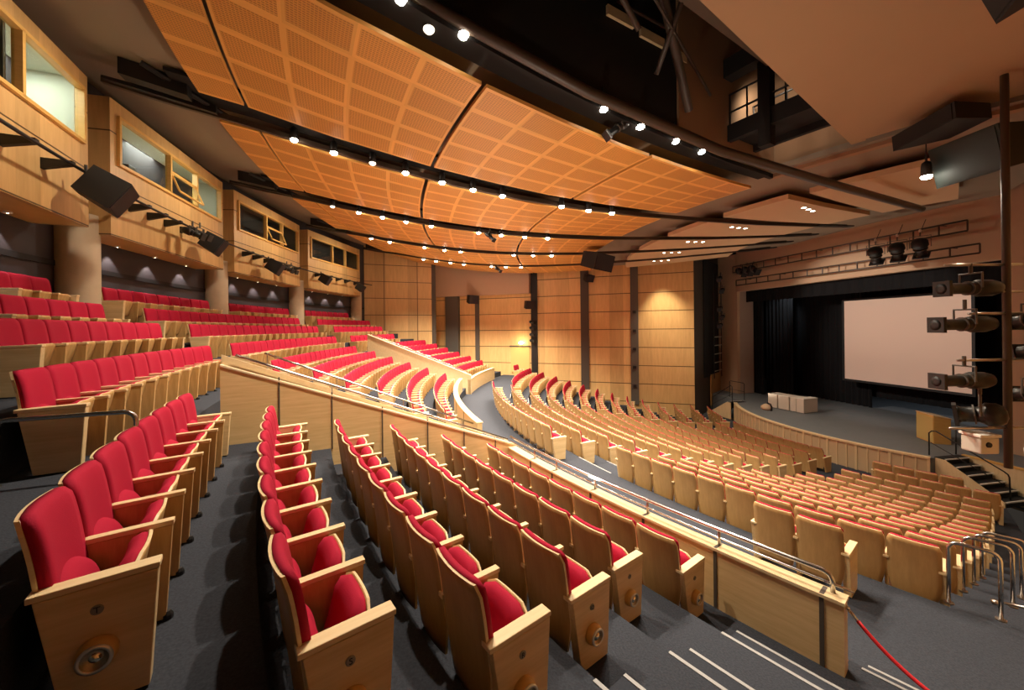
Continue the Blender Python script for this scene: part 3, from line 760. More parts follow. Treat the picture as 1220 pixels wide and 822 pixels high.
def far_box(name, mat, x0, x1, z0, z1, depth, parent=None, off=0.0):
    a = FW(x0); b_ = FW(x1); w = (b_-a).length; m_ = MB(); m_.box((w/2, -depth/2-off, (z0+z1)/2), (w, depth, z1-z0))
    return m_.build(name, mat, parent, False, 0, (a.x, a.y, 0), FRZ)
for i, (x0, x1, mt) in enumerate([(6.78, 7.20, 'black_metal'), (10.02, 10.52, 'strip_dark'), (13.0, 13.45, 'strip_grey'), (2.75, 3.05, 'strip_grey'), (0.55, 1.55, 'strip_grey')]):
    struct(far_box(f'trim_{7+i}', mt, x0, x1, 0.5, 10.6 if i else 10.2, 0.10 if i < 4 else 0.35), 'dark upright strip on the far timber wall')
mb = MB(); struct(far_box('wall_bulkhead', 'bulkhead_paint', -0.45, 6.76, 8.48, 11.3, 0.5), 'plain plaster bulkhead high on the far wall')
# far corner wall
wall_slab('wall_corner', 'corner_wood', (-5.62, 30.22), (-0.62, 31.10), 3.5, 13.0, 0.2, 'timber panelled wall at the far rear corner')
wall_slab('trim_12', 'strip_dark', (-0.66, 31.02), (-0.36, 31.08), 3.5, 11, 0.25, 'dark strip at the end of the corner wall')
wall_slab('wall_corner_return', 'corner_wood', (-0.62, 31.10), (-0.3, 32.85), 3.0, 11.5, 0.1, 'timber return of the corner wall')
wall_slab('wall_gap_shade', 'strip_dark', (-6.4, 30.6), (-5.55, 30.2), 3.5, 13, 0.1, 'dark slab in the shaded gap beside the corner wall')  # dark slab stands for the shade in this gap
# far door with lamp
o = struct(far_box('door_1', 'hopper', 5.35, 6.65, 2.5, 4.45, 0.08), 'yellowish lit doorway in the far wall')
far_box('door_frame', 'strip_dark', 5.28, 6.72, 4.45, 4.53, 0.12, None).parent = o
bpy.context.view_layer.update()
for ch in o.children: ch.matrix_parent_inverse = o.matrix_world.inverted()
q = FW(6.15, 0.35)
o = thing('door_lamp', 'small glowing lamp above the far doorway', 'lamp', (q.x, q.y, 4.75))
mb = MB(); mb.lathe([(0.02, -0.1), (0.16, -0.06), (0.20, 0.02), (0.10, 0.10), (0.0, 0.12)], 14); mb.build('lamp_shade', 'exit_lamp', o, True)
mb = MB(); mb.box((0.0, 0.16, 0.0), (0.05, 0.30, 0.05)); mb.build('lamp_bracket', 'black_metal', o, False, 0, None, FRZ)
# dark tower beside the stage on the far side, with boom ladder
ta, tb = (16.47, 23.04), (20.85, 26.25)
wall_slab('wall_tower', 'strip_dark', ta, tb, -0.2, 11, 0.2, 'dark recessed wall beside the stage', 1)
td = Vector((tb[0]-ta[0], tb[1]-ta[1])).normalized(); tn = Vector((td.y, -td.x))
def TW(u, off, z): return Vector((ta[0]+td.x*u+tn.x*off, ta[1]+td.y*u+tn.y*off, z))
TL = math.hypot(tb[0]-ta[0], tb[1]-ta[1])
mb = MB(); q0 = TW(TL*0.30, 0.02, 2.0); mb.box((TL*0.33, -0.04, 6.4), (TL*0.60, 0.08, 8.2)); struct(mb.build('trim_13', 'void_black', None, False, 0, (q0.x, q0.y, 0), math.atan2(td.y, td.x)), 'black backing of the tower recess')
mb = MB(); q0 = TW(TL*0.55, 0.06, 0); mb.box((TL*0.2, -0.06, 1.3), (TL*0.4, 0.1, 2.2)); struct(mb.build('door_2', 'brown_door', None, False, 0, (q0.x, q0.y, 0), math.atan2(td.y, td.x)), 'brown timber door beside the stage')
o = thing('boom_ladder', 'upright lighting ladder with pale rungs in the far tower recess', 'lighting stand', TW(TL*0.62, 0.5, 2.2)); L0 = o.location
mb = MB()
for u in (0.46, 0.78): mb.tube([TW(TL*u, 0.5, 2.2)-L0, TW(TL*u, 0.5, 9.8)-L0], 0.03)
mb.build('upright', 'black_metal', o)
for zz in (2.7, 3.3, 3.9, 4.5, 5.1):
    mb = MB(); mb.tube([TW(TL*0.46, 0.5, zz)-L0, TW(TL*0.78, 0.5, zz)-L0], 0.028); mb.build('rung', 'light_grey', o)
def profile_spot(label, frm, to, L_=0.8, r=0.13, yoke=True, mat='black_metal', group=None, name='stage_spotlight', front='dark_box'):
    """ellipsoidal theatre lantern, lens end towards `to`"""
    frm, to = Vector(frm), Vector(to); o_ = thing(name, label, 'spotlight', frm, 0, group); M4 = aim((0, 0, 0), to-frm)
    m_ = MB(); m_.lathe([(r*0.35, -L_*0.52), (r*0.8, -L_*0.46), (r*1.05, -L_*0.34), (r*1.1, -L_*0.12), (r*0.85, -L_*0.05), (r*0.80, 0), (r*0.72, 0.02), (r*0.72, L_*0.38), (r*0.82, L_*0.40), (r*0.82, L_*0.46)], 18, M4); m_.build('lamp_housing', mat, o_, True)
    m_ = MB(); m_.box((0, 0, L_*0.48), (r*2.0, r*2.0, 0.05), M4); m_.build('colour_frame', front, o_)
    m_ = MB(); m_.lathe([(r*0.70, L_*0.507), (r*0.3, L_*0.512), (0, L_*0.515)], 16, M4); m_.build('lens', 'dark_box', o_, True)
    m_ = MB()
    for q in (-0.05, 0.05): m_.lathe([(r*0.92, q), (r*0.92, q+0.02)], 18, M4)
    m_.build('barrel_ring', 'strip_dark', o_)
    if yoke:
        a_ = (to-frm).normalized(); sd = Vector((0, 0, 1)).cross(a_).normalized()*(r*1.25)
        m_ = MB(); m_.tube([sd*-1, sd*-1+Vector((0, 0, r*1.9)), sd+Vector((0, 0, r*1.9)), sd], 0.016, 6); m_.tube([Vector((0, 0, r*1.9)), Vector((0, 0, r*1.9+0.16))], 0.025); m_.build('yoke', 'strip_grey', o_)
    return o_
for k, zz in enumerate((5.9, 6.5, 7.1, 8.4, 9.2)):
    p_ = TW(TL*(0.66 if k % 2 else 0.56), 0.75, zz); profile_spot(f'black lantern on the far tower ladder, {ORD[k+1]} from the bottom', p_, (8, 14, 3), 0.7, 0.14, group='lanterns on the far ladder')
# near side wall
NA, NB = Vector((-6.0, -5.0)), Vector((16.5, 8.05))
mb = MB(); mb.box(((NB-NA).length/2, -0.15, 5.5), ((NB-NA).length, 0.3, 13)); struct(mb.build('wall_near', 'wall_wood', None, False, 0, (NA.x, NA.y, 0), math.atan2((NB-NA).y, (NB-NA).x)), 'timber panelled near side wall')

# ---------------------------------------------------------------- rear wall, columns, booths
mb = MB(); mb.sector(35.06, 35.4, -24, 25.2, 5.5, 12.6, 40); rw = struct(mb.build('wall_rear', 'rear_dark'), 'dark rear wall behind the last row')
mb = MB(); mb.sector(35.02, 35.06, -24, 25.2, 7.38, 7.50, 40); mb.build('wall_groove', 'rear_line', rw)
for i, t in enumerate((-18.7, -8.3, 2.05, 12.3, 22.6)):
    mb = MB(); mb.lathe([(0.37, 0), (0.37, 4.0)], 28); c_ = P(34.80, t, 4.6)
    struct(mb.build('column', 'concrete', None, True, 0, c_), f'round pale concrete column, {ORD[i+1]} from the left')
BOX_Z0, BOX_Z1, WIN0, WIN1 = 8.17, 11.42, 9.92, 11.05
def booth(idx, t0, t1, lit, label, sash=True, split=(0, 0.40, 0.68, 1.0)):
    tm = (t0+t1)/2; Rf = 34.2; W = 2*Rf*math.sin(rad(t1-t0)/2); Rc = Rf*math.cos(rad(t1-t0)/2)
    o_ = thing('control_booth', label, 'booth', P(Rc, tm, BOX_Z0), -rad(tm)+PI/2, 'timber control booths on the rear wall')
    # local: x along increasing-theta reversed?  x axis = direction of rotation; build with local x = -tangent, y = towards the hall reversed
    # local frame: x' = (cos rz, sin rz); with rz = pi/2 - t  ->  x' = (sin t, cos t) = increasing theta ; y' = (-cos t, sin t) = outwards
    D, H = 2.0, BOX_Z1-BOX_Z0; w0, w1 = WIN0-BOX_Z0, WIN1-BOX_Z0; x0, x1 = -W/2+0.24, W/2-0.24
    def B_(nm, mat, cx, cy_, cz, sx, sy_, sz, par=o_, bev=0.0):
        m_ = MB(); m_.box((cx, cy_, cz), (sx, sy_, sz)); return m_.build(nm, mat, par, False, bev)
    B_('lower_panel', 'booth_wood', 0, 0.05, w0/2, W, 0.1, w0)
    B_('header_panel', 'booth_wood', 0, 0.05, (w1+H)/2, W, 0.1, H-w1)
    B_('jamb_panel', 'booth_wood', -W/2+0.12, 0.05, (w0+w1)/2, 0.24, 0.1, w1-w0)
    B_('jamb_panel', 'booth_wood', W/2-0.12, 0.05, (w0+w1)/2, 0.24, 0.1, w1-w0)
    B_('side_panel', 'booth_wood', -W/2+0.05, D/2+0.1, H/2, 0.1, D-0.0, H)
    B_('side_panel', 'booth_wood', W/2-0.05, D/2+0.1, H/2, 0.1, D-0.0, H)
    B_('soffit', 'lectern_wood', 0, 0.48, 0.04, W-0.2, 0.78, 0.08)
    B_('roof', 'booth_wood', 0, D/2+0.1, H-0.04, W-0.2, D-0.0, 0.08)
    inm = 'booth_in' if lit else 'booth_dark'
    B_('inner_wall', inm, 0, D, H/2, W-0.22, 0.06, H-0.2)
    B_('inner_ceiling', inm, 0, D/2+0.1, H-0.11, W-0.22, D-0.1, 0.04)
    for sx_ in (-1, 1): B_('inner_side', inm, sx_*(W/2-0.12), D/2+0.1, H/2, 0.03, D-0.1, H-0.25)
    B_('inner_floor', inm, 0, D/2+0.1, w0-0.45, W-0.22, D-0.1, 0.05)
    fr_ = MB(); wsill = 0.045
    xs_ = [x0+(x1-x0)*s_ for s_ in split]
    for xx in xs_: fr_.box((xx, 0.0, (w0+w1)/2), (wsill*1.6, 0.14, w1-w0))
    for zz in (w0, w1): fr_.box(((x0+x1)/2, 0.0, zz), (x1-x0+0.06, 0.14, wsill*1.5))
    if sash: fr_.box(((xs_[1]+xs_[2])/2, 0.0, w0+0.58*(w1-w0)), (xs_[2]-xs_[1], 0.1, wsill))
    frm = fr_.build('window_frame', 'lectern_wood', o_)
    for k in range(3):
        B_('window_pane', 'glass', (xs_[k]+xs_[k+1])/2, 0.03, (w0+w1)/2, xs_[k+1]-xs_[k]-0.06, 0.012, w1-w0-0.06, frm)
    if sash:
        m_ = MB(); M4 = Matrix.Translation(((xs_[1]+xs_[2])/2, -0.02, w0+0.56*(w1-w0))) @ Matrix.Rotation(rad(-22), 4, 'X'); hh = 0.52*(w1-w0); ww = xs_[2]-xs_[1]-0.1
        for dx in (-ww/2, ww/2): m_.box((dx, 0, -hh/2), (0.05, 0.04, hh), M4)
        for dz in (0, -hh): m_.box((0, 0, dz), (ww, 0.04, 0.05), M4)
        m_.build('open_sash', 'lectern_wood', o_)
    if lit:
        B_('inner_desk', 'light_grey', 0.4, 1.2, w0-0.12, W*0.7, 0.6, 0.04)
        li = bpy.data.lights.new('booth_light', 'AREA'); li.energy = 95; li.size = 1.2; li.color = (0.95, 1.0, 0.93)
        lo_ = bpy.data.objects.new('booth_light', li); C.objects.link(lo_); lo_.parent = o_; lo_.location = (1.5 if idx == 0 else 0, 1.0, H-0.15)
        if idx == 0: B_('partition', 'booth_dark', xs_[2]-0.03, 1.05, H/2, 0.06, 1.8, H-0.2)
    return o_
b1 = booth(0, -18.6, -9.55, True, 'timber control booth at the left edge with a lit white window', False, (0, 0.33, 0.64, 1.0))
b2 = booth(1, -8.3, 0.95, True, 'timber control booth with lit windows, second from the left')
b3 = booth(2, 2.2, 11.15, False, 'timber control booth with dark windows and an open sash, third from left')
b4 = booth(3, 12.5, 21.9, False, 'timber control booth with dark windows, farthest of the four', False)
# things in the lit booths
def monitor(label, R, t, z, w=0.7, h=0.45, tilt=0.2):
    o_ = thing('monitor', label, 'monitor', P(R, t, z), -rad(t)+PI/2); m_ = MB(); m_.box((0, 0, h/2+0.12), (w, 0.06, h)); m_.build('screen', 'monitor_grey', o_, False, 0.01)
    m_ = MB(); m_.box((0, 0.03, 0.07), (0.06, 0.05, 0.14)); m_.box((0, 0.03, 0.012), (0.26, 0.18, 0.02)); m_.build('stand', 'black_metal', o_); return o_
monitor('dark monitor standing in the lit window of the left booth', 34.9, -12.2, WIN0+0.05, 0.95, 0.42)
o = thing('loudspeaker', 'small dark loudspeaker behind the glass of the second booth', 'loudspeaker', P(34.9, -5.1, WIN0+0.05), -rad(-5.1)+PI/2)
m_ = MB(); m_.box((0, 0, 0.28), (0.30, 0.26, 0.5)); m_.build('cabinet', 'monitor_grey', o, False, 0.02); m_ = MB(); m_.lathe([(0.10, 0), (0.08, 0.02)], 14, Matrix.Translation((0, -0.13, 0.2)) @ Matrix.Rotation(PI/2, 4, 'X')); m_.build('cone', 'black_metal', o)
# lighting rail in front of the booths
o = thing('lighting_rail', 'long dark lighting rail running along the control booth fronts', 'rail', P(33.7, 2, 9.0)); L0 = o.location
mb = MB(); mb.tube([P(33.7, -19+42*k/60, 9.02)-L0 for k in range(61)], 0.03, 8); mb.build('pipe', 'black_metal', o, True)
for t in [-17, -15.3, -13.6, -12, -7.4, -6.1, -4.9, -3.6, -1.6, -0.3, 2.9, 4.2, 5.6, 8.3, 9.7, 13.4, 15.2, 17.0, 18.6, 20.5]:
    m_ = MB(); a_ = P(34.12, t, 9.02)-L0; b_ = P(33.68, t, 9.02)-L0
    sd = (P(33.9, t+0.04, 0)-P(33.9, t-0.04, 0))
    m_.hexa([a_-sd+Vector((0, 0, 0.06)), a_-sd-Vector((0, 0, 0.14)), b_-sd-Vector((0, 0, 0.02)), b_-sd+Vector((0, 0, 0.06))], [a_+sd+Vector((0, 0, 0.06)), a_+sd-Vector((0, 0, 0.14)), b_+sd-Vector((0, 0, 0.02)), b_+sd+Vector((0, 0, 0.06))])
    m_.build('rail_bracket', 'black_metal', o)
def speaker(label, p_, to, d=(0.55, 0.5, 0.6), mat='dark_box', group='black loudspeakers', face='grille', rod=0.28):
    p_ = Vector(p_); o_ = thing('loudspeaker', label, 'loudspeaker', p_, 0, group); M4 = aim((0, 0, 0), Vector(to)-p_); w, h, dd = d
    m_ = MB(); a_ = [(-w/2*0.6, -h/2*0.9), (w/2*0.6, -h/2*0.9), (w/2*0.6, h/2*0.9), (-w/2*0.6, h/2*0.9)]; b_ = [(-w/2, -h/2), (w/2, -h/2), (w/2, h/2), (-w/2, h/2)]
    m_.hexa([M4 @ Vector((x, y, -dd/2)) for x, y in a_], [M4 @ Vector((x, y, dd/2)) for x, y in b_]); m_.build('cabinet', mat, o_)
    m_ = MB(); m_.box((0, 0, dd/2+0.008), (w*0.92, h*0.92, 0.016), M4); m_.build('grille', face, o_)
    m_ = MB(); m_.tube([M4 @ Vector((0, 0, -dd/2)), M4 @ Vector((0, 0, -dd/2))+Vector((0, 0, rod))], 0.025); m_.build('bracket', 'black_metal', o_)
    return o_
mid = (8, 12, 1)
for i, (t, z, sz) in enumerate([(-11.2, 8.72, 0.85), (-2.8, 8.70, 0.72), (4.9, 8.66, 0.72), (13.1, 8.72, 0.66), (19.9, 8.66, 0.62)]):
    speaker(f'black loudspeaker under the rail along the booths, {ORD[i+1]} from left', P(33.45, t, z), P(22, t+8, 1), (sz, sz*0.75, sz*0.75))
for i, (t, z) in enumerate([(-4.6, 8.78), (-3.9, 8.84), (6.9, 8.74), (7.6, 8.74)]):
    profile_spot(f'black lantern clamped to the booth rail, {ORD[i+1]} from left', P(33.5, t, z), P(20, t-6, 3), 0.62, 0.10, group='lanterns on booth rail')

# ---------------------------------------------------------------- ceiling
PROF = [(37, 12.1), (34.2, 11.52), (32.6, 11.17), (31.2, 10.96), (29.3, 10.55), (26.9, 10.16), (25.2, 9.96), (23.5, 9.82), (21.5, 9.75), (19.5, 9.74), (16.8, 9.79), (14.1, 9.88), (11.5, 10.02), (8.5, 10.2), (4, 10.5)]
def ZP(R): return lerp(R, PROF)
SLOT = [-19.6, -9.1, 1.45, 11.95, 22.4, 32.9]
def shell(name, mat, t0, t1, Rs, dz, thick, label, n=40):
    lowp = [(R, ZP(R)+dz) for R in Rs]; m_ = MB(); m_.sweep(lowp+[(R, z+thick) for R, z in reversed(lowp)], t0, t1, n)
    return struct(m_.build(name, mat, None, False), label)
Rg = [4.5, 8, 10, 12, 14, 16, 18, 20, 22, 24, 26, 28, 30, 31.5, 33, 34.6, 37]
shell('ceiling', 'grey_ceiling', -19.9, 38, Rg, 0.42, 0.15, 'grey brown sloping ceiling above the timber panels')
shell('ceiling_stage', 'grey_ceiling', -40, -19.9, [4.5, 8, 10, 12, 14, 16, 18.2], 0.42, 0.15, 'grey brown ceiling near the stage', 14)
# roof and walls of the open technical void
mb = MB(); mb.sector(17.9, 38, -42, -19.4, 14.6, 14.8, 12)
vb = MB(); vb.sector(17.8, 18.0, -42, -19.5, 10.1, 14.7, 10); struct(vb.build('wall_void_stage', 'void_brown'), 'brown end wall of the roof void')
rw_ = struct(mb.build('ceiling_void', 'void_black'), 'black open roof void above the lighting bridge')
mb = MB(); mb.sweep([(R, ZP(R)+0.30) for R in Rg if R > 17]+[(37, 14.7), (18, 14.7)], -19.8, -19.5, 1); struct(mb.build('wall_void', 'void_black'), 'black side of the roof void')
mb = MB(); mb.sector(18.05, 22.2, -19.95, -19.82, 10.35, 14.5, 1); struct(mb.build('wall_void_side', 'void_brown'), 'brown lit side wall behind the lighting bridge')
# timber panels
def tile_panel(R0, R1, t0, t1, nu, nv, label, us=0.0):
    m_ = MB(); uvl = m_.bm.loops.layers.uv.new('UVMap'); NU, NV = 16, 10; thick = 0.07
    def pt_(i, j, dz): 
        R = R0+(R1-R0)*i/NU; return P(R, t0+(t1-t0)*j/NV, ZP(R)+dz)
    lo_ = [[m_.bm.verts.new(pt_(i, j, 0)) for j in range(NV+1)] for i in range(NU+1)]
    hi_ = [[m_.bm.verts.new(pt_(i, j, thick)) for j in range(NV+1)] for i in range(NU+1)]
    for i in range(NU):
        for j in range(NV):
            for g in (lo_, hi_):
                f_ = m_.bm.faces.new((g[i][j], g[i+1][j], g[i+1][j+1], g[i][j+1]))
                for lp_, (a_, b_) in zip(f_.loops, ((i, j), (i+1, j), (i+1, j+1), (i, j+1))): lp_[uvl].uv = (nu*a_/NU+us, nv*b_/NV)
    def rim(seq):
        for a_, b_ in zip(seq, seq[1:]):
            f_ = m_.bm.faces.new((lo_[a_[0]][a_[1]], lo_[b_[0]][b_[1]], hi_[b_[0]][b_[1]], hi_[a_[0]][a_[1]]))
            for lp_ in f_.loops: lp_[uvl].uv = (0.01, 0.01)
    rim([(0, j) for j in range(NV+1)]); rim([(NU, j) for j in range(NV+1)]); rim([(i, 0) for i in range(NU+1)]); rim([(i, NV) for i in range(NU+1)])
    return tag(m_.build('ceiling_panel', 'ceiling_tiles'), label, 'ceiling panel', 'perforated timber ceiling panels')
BAYN = ['nearest', 'second', 'third', 'fourth', 'farthest']
COLN = ['the narrow strip nearest the rear wall', 'the rear square', 'the middle square', 'the square nearest the stage']
bays = [(-19.0, -11.0), (-8.75, -0.55), (1.8, 9.95), (12.3, 20.6), (22.75, 30.0)]
for bi, (t0, t1) in enumerate(bays):
    for ci, (R0, R1, nu) in enumerate([(31.12, 31.95, 0.9), (26.98, 31.04, 4), (22.76, 26.88, 4), (18.65, 22.66, 4)]):
        tile_panel(R0, R1, t0, t1, nu, 5, f'curved perforated timber ceiling panel, {BAYN[bi]} bay, {COLN[ci]}', 0.03 if ci == 0 else 0)
# dark slot troughs
for i, t in enumerate(SLOT[:5]):
    m_ = MB(); Rs = [18.3, 20, 22, 24, 26, 28, 30, 31.2, 32.6]
    a0, a1 = (t-1.75, t+0.28) if i else (t-0.3, t+0.6)
    lowp = [(R, ZP(R)+0.30) for R in Rs]; m_.sweep(lowp+[(R, z+0.08) for R, z in reversed(lowp)], a0, a1, 3)
    struct(m_.build(f'trim_{20+i}', 'void_black'), 'black slot between timber ceiling bays')
PIPE = [(28.54, -19.60, 11.01), (28.19, -19.80, 10.89), (25.23, -20.70, 10.16), (22.00, -22.20, 9.59), (18.03, -24.60, 9.36), (12.04, -27.20, 9.65)]
# beams along the slots
BEAMN = ['over the nearest bay edge', 'between the first and second bays', 'between the second and third bays', 'between the third and fourth bays', 'between the fourth and fifth bays']
for i, t in enumerate(SLOT[:5]):
    o = thing('ceiling_beam', f'long dark curved lighting beam {BEAMN[i]}', 'beam', P(20, t, ZP(20)+0.1), 0, 'dark lighting beams of the ceiling'); L0 = o.location
    if i == 0:
        m_ = MB(); m_.tube([P(R, tt, z)-L0 for R, tt, z in PIPE], 0.10, 12); m_.build('beam_pipe', 'brown_metal', o, True)
    else:
        Rs = [8.6, 11, 14, 17, 19.5, 22, 24, 26, 28, 30, 31.5, 33, 34.1]
        m_ = MB(); da = lambda R, w: math.degrees(w/R)
        A_ = [P(R, t-0.05, ZP(R)-0.0)-L0 for R in Rs]+[P(R, t-0.05, ZP(R)+0.13)-L0 for R in reversed(Rs)]
        B_2 = [P(R, t-0.05+da(R, 0.10), ZP(R)-0.0)-L0 for R in Rs]+[P(R, t-0.05+da(R, 0.10), ZP(R)+0.13)-L0 for R in reversed(Rs)]
        m_.hexa(A_, B_2); m_.build('beam_web', 'brown_metal', o)
        # tapered rear bracket plate and box
        m_ = MB(); m_.sector(31.9, 34.0, t-0.35, t-0.15, lambda R: ZP(R)+0.02, lambda R: ZP(R)+0.08+0.12*(34-R)/2.1, 3); m_.build('rear_plate', 'black_metal', o).location = -L0
        m_ = MB(); m_.sector(32.3, 33.5, t-1.15, t-0.65, lambda R: ZP(R)+0.05, lambda R: ZP(R)+0.40, 2); m_.build('rear_box', 'black_metal', o).location = -L0
        m_ = MB(); m_.tube([P(31.6, t+0.4, ZP(31.6)+0.1)-L0, P(33.0, t-1.6, ZP(33)+0.32)-L0], 0.06); m_.build('brace', 'black_metal', o)
        m_ = MB(); m_.sector(8.3, 10.6, t-0.75, t+0.75, lambda R: ZP(R)+0.02, lambda R: ZP(R)+0.07, 2); m_.build('end_plate', 'black_metal', o).location = -L0
# cream panels towards the stage
for bi, (t0, t1) in enumerate([(-31.0, -20.6), (-18.6, -10.9), (-8.6, -0.2), (2.0, 10.3), (12.5, 20.8), (22.9, 31)]):
    lowp = [(R, ZP(R)+0.03) for R in (10.4, 12, 14, 16.4)]; m_ = MB(); m_.sweep(lowp+[(R, z+0.16) for R, z in reversed(lowp)], t0, t1, 10)
    o = tag(m_.build('ceiling_panel', 'cream_panel'), f'smooth cream ceiling panel near the stage, {["nearest","second","third","fourth","fifth","sixth"][bi]} from the near wall', 'ceiling panel', 'cream ceiling panels near the stage')
    if bi:
        for k in range(3):
            Rk = 14.75-0.42*k; tk = t0+1.7 if bi > 1 else -17.4; c_ = P(Rk, tk+0.25*k, ZP(Rk)+0.028)
            d_ = thing('downlight', f'glowing round downlight, {ORD[k+1]} of three in the {["","second","third","fourth","fifth","sixth"][bi]} cream panel', 'downlight', c_, 0, 'downlights in cream ceiling panels')
            m_ = MB(); m_.lathe([(0.10, 0.0), (0.105, -0.012), (0.085, -0.014)], 18); m_.build('trim_ring', 'white_paint', d_)
            m_ = MB(); m_.lathe([(0.082, -0.012), (0.04, -0.018), (0.0, -0.02)], 14); m_.build('lens', 'down_lamp', d_)
# big near soffit panel
mb = MB(); mb.sector(19.05, 30, -40, -26.0, 9.98, 10.14, 14); mb.sector(18.95, 19.05, -26.75, -26.0, 9.98, 10.14, 1)
tag(mb.build('ceiling_panel', 'soffit_panel'), 'large flat tan ceiling panel at the top right', 'ceiling panel')
mb = MB(); mb.sector(18.6, 30, -25.9, -22.6, 11.9, 12.0, 6); tag(mb.build('ceiling_panel', 'panel_dark'), 'smaller tan ceiling panel high above the lighting bridge', 'ceiling panel')

# lighting bridge (catwalk) in the void
o = thing('catwalk', 'black lighting catwalk with guard rails in the ceiling void', 'catwalk', P(20, -23, 11)); L0 = o.location
def arcp(R, z, a=-34, b_=-19.9, n=14): return [P(R, a+(b_-a)*k/n, z)-L0 for k in range(n+1)]
m_ = MB(); m_.sector(19.1, 20.2, -34, -19.8, 10.72, 10.80, 14); m_.build('deck', 'void_black', o).location = -L0
m_ = MB(); m_.sector(20.15, 20.3, -34, -19.8, 10.55, 10.95, 14); m_.sector(19.0, 19.12, -34, -19.8, 10.55, 10.95, 14); m_.build('side_beam', 'void_black', o).location = -L0
m_ = MB(); m_.sector(20.1, 20.45, -34, -19.8, 12.1, 12.55, 14); m_.build('top_beam', 'void_black', o).location = -L0
for R in (19.1, 20.2):
    for z in (11.3, 11.75):
        m_ = MB(); m_.tube(arcp(R, z), 0.025, 6); m_.build('guard_rail', 'black_metal', o, True)
    m_ = MB()
    for k in range(12): t = -33+13*k/11; m_.tube([P(R, t, 10.75)-L0, P(R, t, 11.75)-L0], 0.022, 6)
    m_.build('guard_post', 'black_metal', o)
m_ = MB()
for t in (-32, -26.9, -22.4): m_.box((0, 0, 0), (0.26, 0.26, 4.2), Matrix.Translation(P(20.2, t, 12.2)-L0) @ Matrix.Rotation(-rad(t), 4, 'Z'))
m_.build('hanger_post', 'void_black', o)
# braces and pipes in the void
for k, (a_, b_, r_, lab) in enumerate([((25.5, -23.6, 12.9), (22.2, -20.6, 10.7), 0.09, 'thick brown diagonal brace coming down in the roof void'), ((27.5, -24, 12.2), (21.5, -20.8, 11.2), 0.03, 'thin straight pipe crossing the roof void'), ((26.5, -22, 13.0), (24.5, -22, 11.2), 0.05, 'short dark upright brace in the roof void'), ((23.6, -24.5, 13.4), (23.6, -21.2, 10.9), 0.05, 'dark sloping brace beside the lighting bridge'), ((24.4, -20.6, 12.2), (23.0, -20.9, 12.1), 0.03, 'thin rigging bar high in the roof void')]):
    p0, p1 = P(*a_), P(*b_); m_ = MB(); m_.tube([p0-(p0+p1)/2, p1-(p0+p1)/2], r_, 10); tag(m_.build('roof_brace', 'brown_metal', None, True, 0, (p0+p1)/2), lab, 'brace')
for k in range(3):
    m_ = MB(); m_.box((0, 0, 0), (0.75 if k < 2 else 0.4, 0.06, 0.20)); c_ = P(24.0-0.95*k, -19.9, 12.25-0.08*k)
    tag(m_.build('wall_opening', 'cap_wood', None, False, 0, c_, -rad(-19.9)), f'small lit tan slot in the void wall, {ORD[k+1]} of three', 'opening', 'small lit slots in the void wall')

# ceiling spotlights
HOT = [
    (-19.7, [28.48, 27.49, 24.48, 23.43, 22.28, 21.32]),
    (-9.2, [30.27, 29.35, 27.54, 26.53, 25.62, 24.71, 22.73, 21.74, 20.84]),
    (1.5, [29.43, 28.52, 27.60, 26.60, 24.67, 23.72, 22.71, 21.71]),
    (12.0, [30.53, 29.53, 27.66, 26.58, 25.72, 22.89, 21.86, 20.88]),
    (22.5, [29.58, 28.68, 27.66, 26.72, 24.83, 23.88, 22.89])]
def ceiling_spot(label, p_, lamp, hot=True, e=0.0, size=rad(110)):
    o_ = thing('ceiling_spotlight', label, 'spotlight', p_, 0, 'spotlights along the ceiling slots')
    m_ = MB(); m_.lathe([(0.03, 0.30), (0.07, 0.27), (0.082, 0.20), (0.088, 0.0), (0.078, 0.0), (0.07, 0.05), (0.0, 0.05)], 16); m_.build('lamp_housing', 'black_metal', o_, True)
    m_ = MB(); m_.lathe([(0.086, 0.012), (0.088, -0.02), (0.06, -0.055), (0.0, -0.07)], 14); m_.build('lens', lamp, o_, True)
    m_ = MB(); m_.tube([(0, 0, 0.28), (0, 0, 0.42)], 0.02); m_.build('stem', 'black_metal', o_)
    if e:
        li = bpy.data.lights.new('spot', 'SPOT'); li.energy = e; li.spot_size = size; li.spot_blend = 0.7; li.shadow_soft_size = 0.09; li.color = (1.0, 0.86, 0.68)
        lo_ = bpy.data.objects.new('spot', li); C.objects.link(lo_); lo_.location = Vector(p_)+Vector((0, 0, -0.17))
    return o_
SLN = ['nearest', 'second', 'third', 'fourth', 'farthest']
EN = [1250, 1150, 1150, 1350, 1700]
for i, (t, Rs) in enumerate(HOT):
    for k, R in enumerate(Rs):
        z = ZP(R)-(0.0 if i else -0.38)
        ceiling_spot(f'lit ceiling spotlight, {ORD[k+1]} from the rear in the {SLN[i]} slot', P(R, t-0.15, z-0.03), 'lamp_hot', True, EN[i])
for k, (t, R, z) in enumerate([(-19.5, 28.0, 10.62), (-19.5, 25.9, 10.55), (-19.5, 24.9, 10.45), (-19.5, 20.6, 10.3), (-9.2, 28.4, 10.42), (1.3, 30.4, 10.75)]):
    ceiling_spot(f'dimly glowing glassy ceiling lamp, {ORD[k+1]} of the dim ones from near to far', P(R, t, z), 'lamp_dim', False)  # faint glow put into the lens material, no lamp behind it
